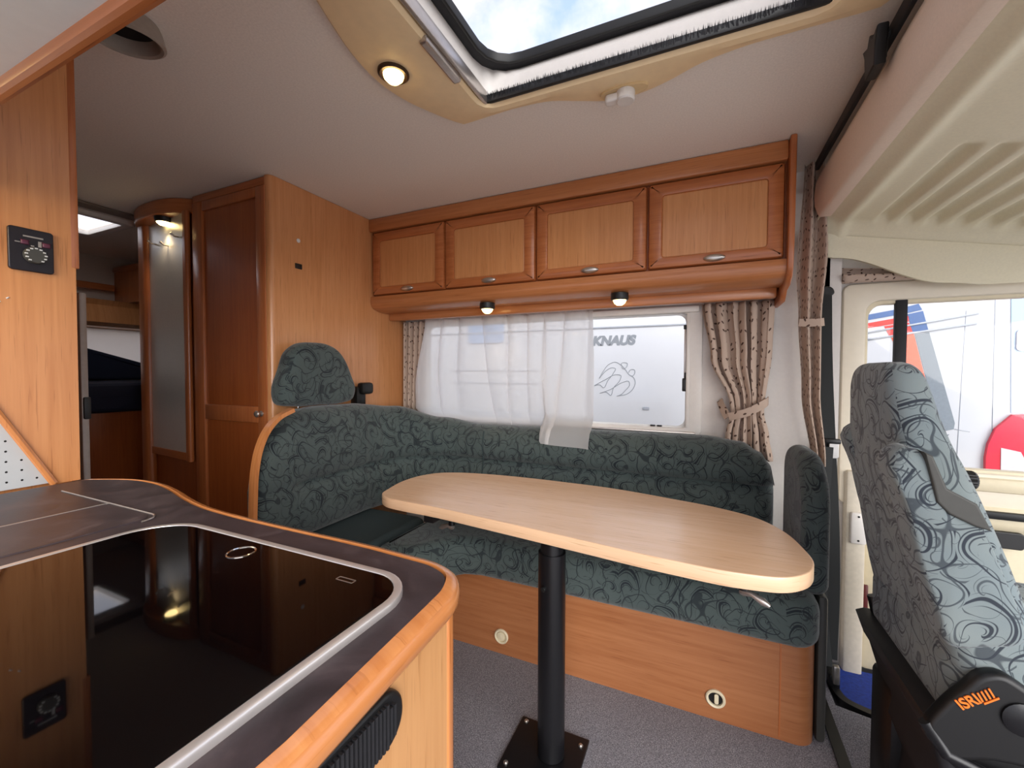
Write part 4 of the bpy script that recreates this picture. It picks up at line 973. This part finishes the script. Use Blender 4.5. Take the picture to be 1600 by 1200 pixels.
# ------------------------------------------------------------------ driver seat
ds = thing('driver_seat', (0.62, 1.3, 0), 'high backed driver seat in light-brightened grey blue scroll fabric on black base', 'seat')
lev = [(0.43, 0.505, 0.62, 1.09, 1.52, 0.035), (0.50, 0.476, 0.61, 1.075, 1.53, 0.04), (0.62, 0.446, 0.585, 1.07, 1.535, 0.04), (0.75, 0.424, 0.55, 1.072, 1.532, 0.04), (0.88, 0.402, 0.51, 1.085, 1.525, 0.04), (0.95, 0.392, 0.49, 1.105, 1.515, 0.04), (1.00, 0.386, 0.475, 1.13, 1.50, 0.035), (1.06, 0.380, 0.463, 1.155, 1.48, 0.035), (1.12, 0.376, 0.452, 1.172, 1.465, 0.035), (1.15, 0.378, 0.444, 1.186, 1.45, 0.032), (1.168, 0.385, 0.434, 1.21, 1.425, 0.024), (1.176, 0.396, 0.424, 1.25, 1.385, 0.012)]
L = []
for z, x0, x1, y0, y1, r in spline(lev, 3): L.append([(p[0], p[1], z) for p in rr(x0, y0, x1, y1, max(0.008, r), 6)])
mk('backrest', loft(L), FAB_LIT, ds, 60)
bol = spline([(0.352, 0.990), (0.371, 1.004), (0.395, 0.996), (0.408, 0.951), (0.425, 0.918), (0.47, 0.892), (0.490, 0.850), (0.52, 0.765), (0.545, 0.687), (0.548, 0.655), (0.50, 0.632), (0.445, 0.622), (0.42, 0.69), (0.398, 0.76), (0.372, 0.88)], 4, True)
mk('side_wing', puff('y', bol, 1.06, 1.15, 0.022, 4), FAB_LIT, ds, 70)
mk('side_wing', puff('y', [(x + 0.034, z) for x, z in bol], 1.46, 1.55, 0.022, 4), FAB_LIT, ds, 70)
trm = [(0.392, 0.999), (0.405, 0.992), (0.427, 0.932), (0.469, 0.908), (0.490, 0.860), (0.466, 0.866), (0.43, 0.884), (0.412, 0.905), (0.405, 0.94)]
mk('wing_trim', prism('y', trm, 1.052, 1.12, 0.004), GREYP, ds, 30, label='grey plastic trim')
kn = [(0.018 + 0.0015 * (i % 2), 0) for i in range(36)]
mk('lumbar_knob', loft([[(0.474 + dx, 1.18 + (0.0185 + 0.0012 * (i % 2)) * s * cos(2 * pi * i / 40), 0.928 + (0.0185 + 0.0012 * (i % 2)) * s * sin(2 * pi * i / 40)) for i in range(40)] for dx, s in ((0, 0.9), (0.004, 1), (0.042, 1), (0.046, 0.85))]), BLACK, ds, 30, label='ribbed black knob')
mk('seat_pad', prism('z', dense(rr(0.45, 1.065, 0.98, 1.535, 0.06, 5)), 0.44, 0.615, 0.045, 5), FAB_LIT, ds, 60)
sh = spline([(0.405, 0.45), (0.432, 0.525), (0.456, 0.56), (0.48, 0.592), (0.505, 0.602), (0.536, 0.588), (0.575, 0.555), (0.65, 0.535), (0.95, 0.52), (0.96, 0.47), (0.80, 0.45), (0.60, 0.44), (0.50, 0.436), (0.44, 0.42)], 4, True)
shd = mk('side_shield', prism('y', sh, 1.045, 1.075, 0.010, 4), BLACK, ds, 50, label='black plastic side shield')
mk('height_lever', lathe([(0.03, 0), (0.03, 0.004), (0.02, 0.008), (0, 0.008)], (0.535, 1.045, 0.530), (0, -1, 0)), BLACKM, shd)
ang = radians(41)
Mt = Matrix.Translation((0.452, 1.0425, 0.522)) @ Matrix.Rotation(-ang, 4, 'Y') @ Matrix.Rotation(pi / 2, 4, 'X')
text_mesh('lettering', 'ISRI', 0.026, Mt, ORANGE, shd, 0.001, 0.0, 0.0006, 'orange maker lettering', 0.034)
sy = G()
for k in range(4):
    q = prism('y', [(0.036 + 0.0065 * k, 0.0), (0.039 + 0.0065 * k, 0.0), (0.0425 + 0.0065 * k, 0.016), (0.0395 + 0.0065 * k, 0.016)], -0.001, 0.001)
    sy.add(q.v, q.f)
q = prism('y', [(0.036, -0.005), (0.062, -0.005), (0.063, -0.002), (0.037, -0.002)], -0.001, 0.001); sy.add(q.v, q.f)
sy.xf(Matrix.Translation((0.452, 1.043, 0.522)) @ Matrix.Rotation(-ang, 4, 'Y'))
mk('emblem', sy, ORANGE, shd, 0, label='slanted orange bars')
mk('base_frame', prism('y', [(0.42, 0.46), (0.44, 0.40), (0.47, 0.375), (0.95, 0.36), (0.95, 0.47), (0.44, 0.47)], 1.07, 1.52, 0.01), BLACK, ds)
mk('suspension', prism('y', [(0.44, 0.40), (0.46, 0.33), (0.455, 0.27), (0.48, 0.20), (0.47, 0.10), (0.50, 0.0), (0.95, 0.0), (0.92, 0.40)], 1.12, 1.48, 0.015), BLACKG, ds, label='black bellows base')
mk('base_cover', box(0.455, 0.60, 1.36, 1.50, 0.0, 0.33, 0.015), BLACK, ds)
mk('frame_rail', tube([(0.405, 1.056, 0.475), (0.435, 1.05, 0.425), (0.50, 1.05, 0.405), (0.95, 1.05, 0.39)], 0.011, 10), BLACKM, ds)
for k in range(3):
    o_ = 0.02 * k
    mk('recliner_bar', tube(spline([(0.458 + o_ * 0.9, 1.50 - 0.01 * k, 0.515 - 0.055 * k), (0.470 + o_, 1.49, 0.455 - 0.05 * k), (0.490 + o_ * 0.7, 1.40, 0.41 - 0.03 * k), (0.46, 1.2, 0.42 - 0.015 * k), (0.445, 1.08, 0.45 - 0.01 * k)], 4), 0.016, 8), BLACK, ds)

# ------------------------------------------------------------------ outside
mk('ground', box(-14, 14, -10, 12, -0.90, -0.80), GROUND_BOUNCE, None, 0, kind='structure')
YO = 3.3
cvn = thing('parked_caravan', (-2.2, 4.4, -0.8), 'white caravan parked outside the dinette window with grey lettering', 'caravan')
mk('body', box(-4.9, 0.45, YO, YO + 2.2, -0.35, 1.93, 0.04), CARAVAN, cvn)
mk('trim_rail', box(-4.8, 0.44, YO - 0.008, YO + 0.002, 1.496, 1.506), D_LINE, cvn, smooth=0)
vw = mk('side_window', prism('y', rr(-1.92, 1.405, -1.57, 1.60, 0.03), YO + 0.002, YO - 0.012, 0.0, 3, 0.004), VGLASS, cvn, label='pale blue window')
mk('window_rail', box(-1.92, -1.57, YO - 0.016, YO - 0.010, 1.49, 1.50), D_LINE, vw, smooth=0)
for z in (1.16, 1.05): mk('trim_rail', box(-2.1, -1.25, YO - 0.006, YO + 0.002, z, z + 0.008), D_LINE, cvn, smooth=0)
for x in (-3.6, -1.0):
    mk('wheel', lathe([(0.20, -0.09), (0.30, -0.09), (0.325, -0.05), (0.325, 0.05), (0.30, 0.09), (0.20, 0.09)], (x, YO + 0.14, -0.475), (0, 1, 0), 28), BLACKG, cvn)
Mt = Matrix.Translation((-0.792, YO - 0.001, 1.366)) @ Matrix.Rotation(pi / 2, 4, 'X')
text_mesh('lettering', 'KNAUS', 0.096, Mt, D_GREY, cvn, 0.001, 0.22, 0.0062, 'grey slanted capital lettering', 0.340)
birds = dict(b1=[(-0.734, 1.102), (-0.706, 1.153), (-0.656, 1.215), (-0.606, 1.23), (-0.568, 1.209), (-0.535, 1.176), (-0.502, 1.132), (-0.469, 1.11), (-0.458, 1.077), (-0.469, 1.033), (-0.511, 0.988), (-0.596, 0.966)],
  h1=[(-0.562, 1.204), (-0.562, 1.22), (-0.541, 1.226), (-0.519, 1.22), (-0.524, 1.192), (-0.546, 1.176), (-0.562, 1.192)], h2=[(-0.507, 1.148), (-0.497, 1.168), (-0.465, 1.17), (-0.462, 1.143), (-0.48, 1.123), (-0.502, 1.132)],
  w1=[(-0.734, 1.102), (-0.678, 1.165), (-0.634, 1.187), (-0.609, 1.181), (-0.628, 1.137), (-0.666, 1.086), (-0.7, 1.029), (-0.728, 1.051), (-0.774, 1.044)], w2=[(-0.774, 1.044), (-0.689, 1.091), (-0.6, 1.133), (-0.565, 1.126), (-0.572, 1.092), (-0.621, 1.03), (-0.643, 0.971), (-0.677, 0.995), (-0.728, 0.985)],
  w3=[(-0.728, 0.985), (-0.643, 1.018), (-0.545, 1.076), (-0.507, 1.082), (-0.499, 1.06), (-0.533, 1.009), (-0.56, 0.981), (-0.596, 0.966)])
g = G()
for pts in birds.values():
    q = tube([(x, YO - 0.001, z) for x, z in spline(pts, 5)], 0.0022, 6); g.add(q.v, q.f)
mk('line_emblem', g, D_GREY, cvn, 60, label='thin grey line drawing of two birds in flight')
mk('lock', prism('y', rr(-0.40, 0.868, -0.352, 0.890, 0.008), YO, YO - 0.008, 0.003), D_LINE, cvn)
van = thing('parked_van', (2.9, 4.3, -0.8), 'white vehicle with orange and grey stripes outside the driver door', 'van')
mk('body', box(0.72, 5.2, YO, YO + 2.0, -0.45, 1.95, 0.05), CARAVAN, van)
def decal(name, pts, mat, k=1, label=None): return mk(name, prism('y', pts, YO + 0.001, YO - 0.002 * k), mat, van, 0, label=label)
decal('stripe', [(1.058, 1.366), (1.126, 1.382), (1.162, 1.39), (1.279, 0.853), (1.251, 0.813)], D_ORANGE, 1, 'orange stripe')
decal('stripe', [(1.022, 1.438), (1.138, 1.456), (1.158, 1.398), (1.05, 1.371)], D_RED, 1, 'red stripe')
decal('stripe', [(0.80, 1.435), (1.136, 1.496), (1.138, 1.462), (0.80, 1.407)], D_RED, 1, 'red stripe')
decal('stripe', [(0.80, 1.488), (1.071, 1.537), (1.181, 1.566), (1.198, 1.529), (1.131, 1.513), (0.80, 1.455)], D_BLUE, 1, 'blue stripe')
decal('stripe', [(1.131, 1.506), (1.202, 1.522), (1.23, 1.401), (1.158, 1.39)], D_BLUE, 1, 'blue stripe')
decal('stripe', [(1.166, 1.385), (1.233, 1.394), (1.359, 0.858), (1.355, 0.822), (1.261, 0.791), (1.283, 0.853)], D_DGREY, 1, 'slate grey stripe')
decal('stripe', [(1.261, 0.771), (1.337, 0.791), (1.278, 0.713)], D_DGREY, 1, 'slate grey stripe')
for a_, b_ in (((0.80, 1.375), (1.444, 1.495)), ((0.80, 1.336), (1.438, 1.437))): mk('moulding', tube([(a_[0], YO - 0.003, a_[1]), (b_[0], YO - 0.003, b_[1])], 0.006, 6), D_LINE, van)
for a_, b_ in (((1.393, 1.513), (1.371, 0.60)), ((1.513, 1.60), (1.52, 0.60)), ((1.359, 0.822), (1.425, 0.811))): mk('panel_seam', tube([(a_[0], YO, a_[1]), (b_[0], YO, b_[1])], 0.0022, 6), D_LINE, van)
tlm = decal('tail_lamp', [(1.491, 0.40), (1.486, 0.667), (1.495, 0.747), (1.524, 0.837), (1.592, 0.92), (1.686, 0.927), (1.75, 0.92), (1.75, 0.40)], LAMP_RED, 12, 'red tail lamp')
mk('lens', prism('y', [(1.549, 0.45), (1.545, 0.731), (1.624, 0.713), (1.642, 0.671), (1.645, 0.45)], YO - 0.02, YO - 0.028), LENS, tlm, 0)
decal('rear_window', [(1.575, 1.60), (1.90, 1.60), (1.92, 0.935), (1.591, 0.928)], VGLASS, 2, 'blue tinted window')
decal('hinge_plate', rr(1.60, 1.275, 1.70, 1.395, 0.02), LENS, 6)
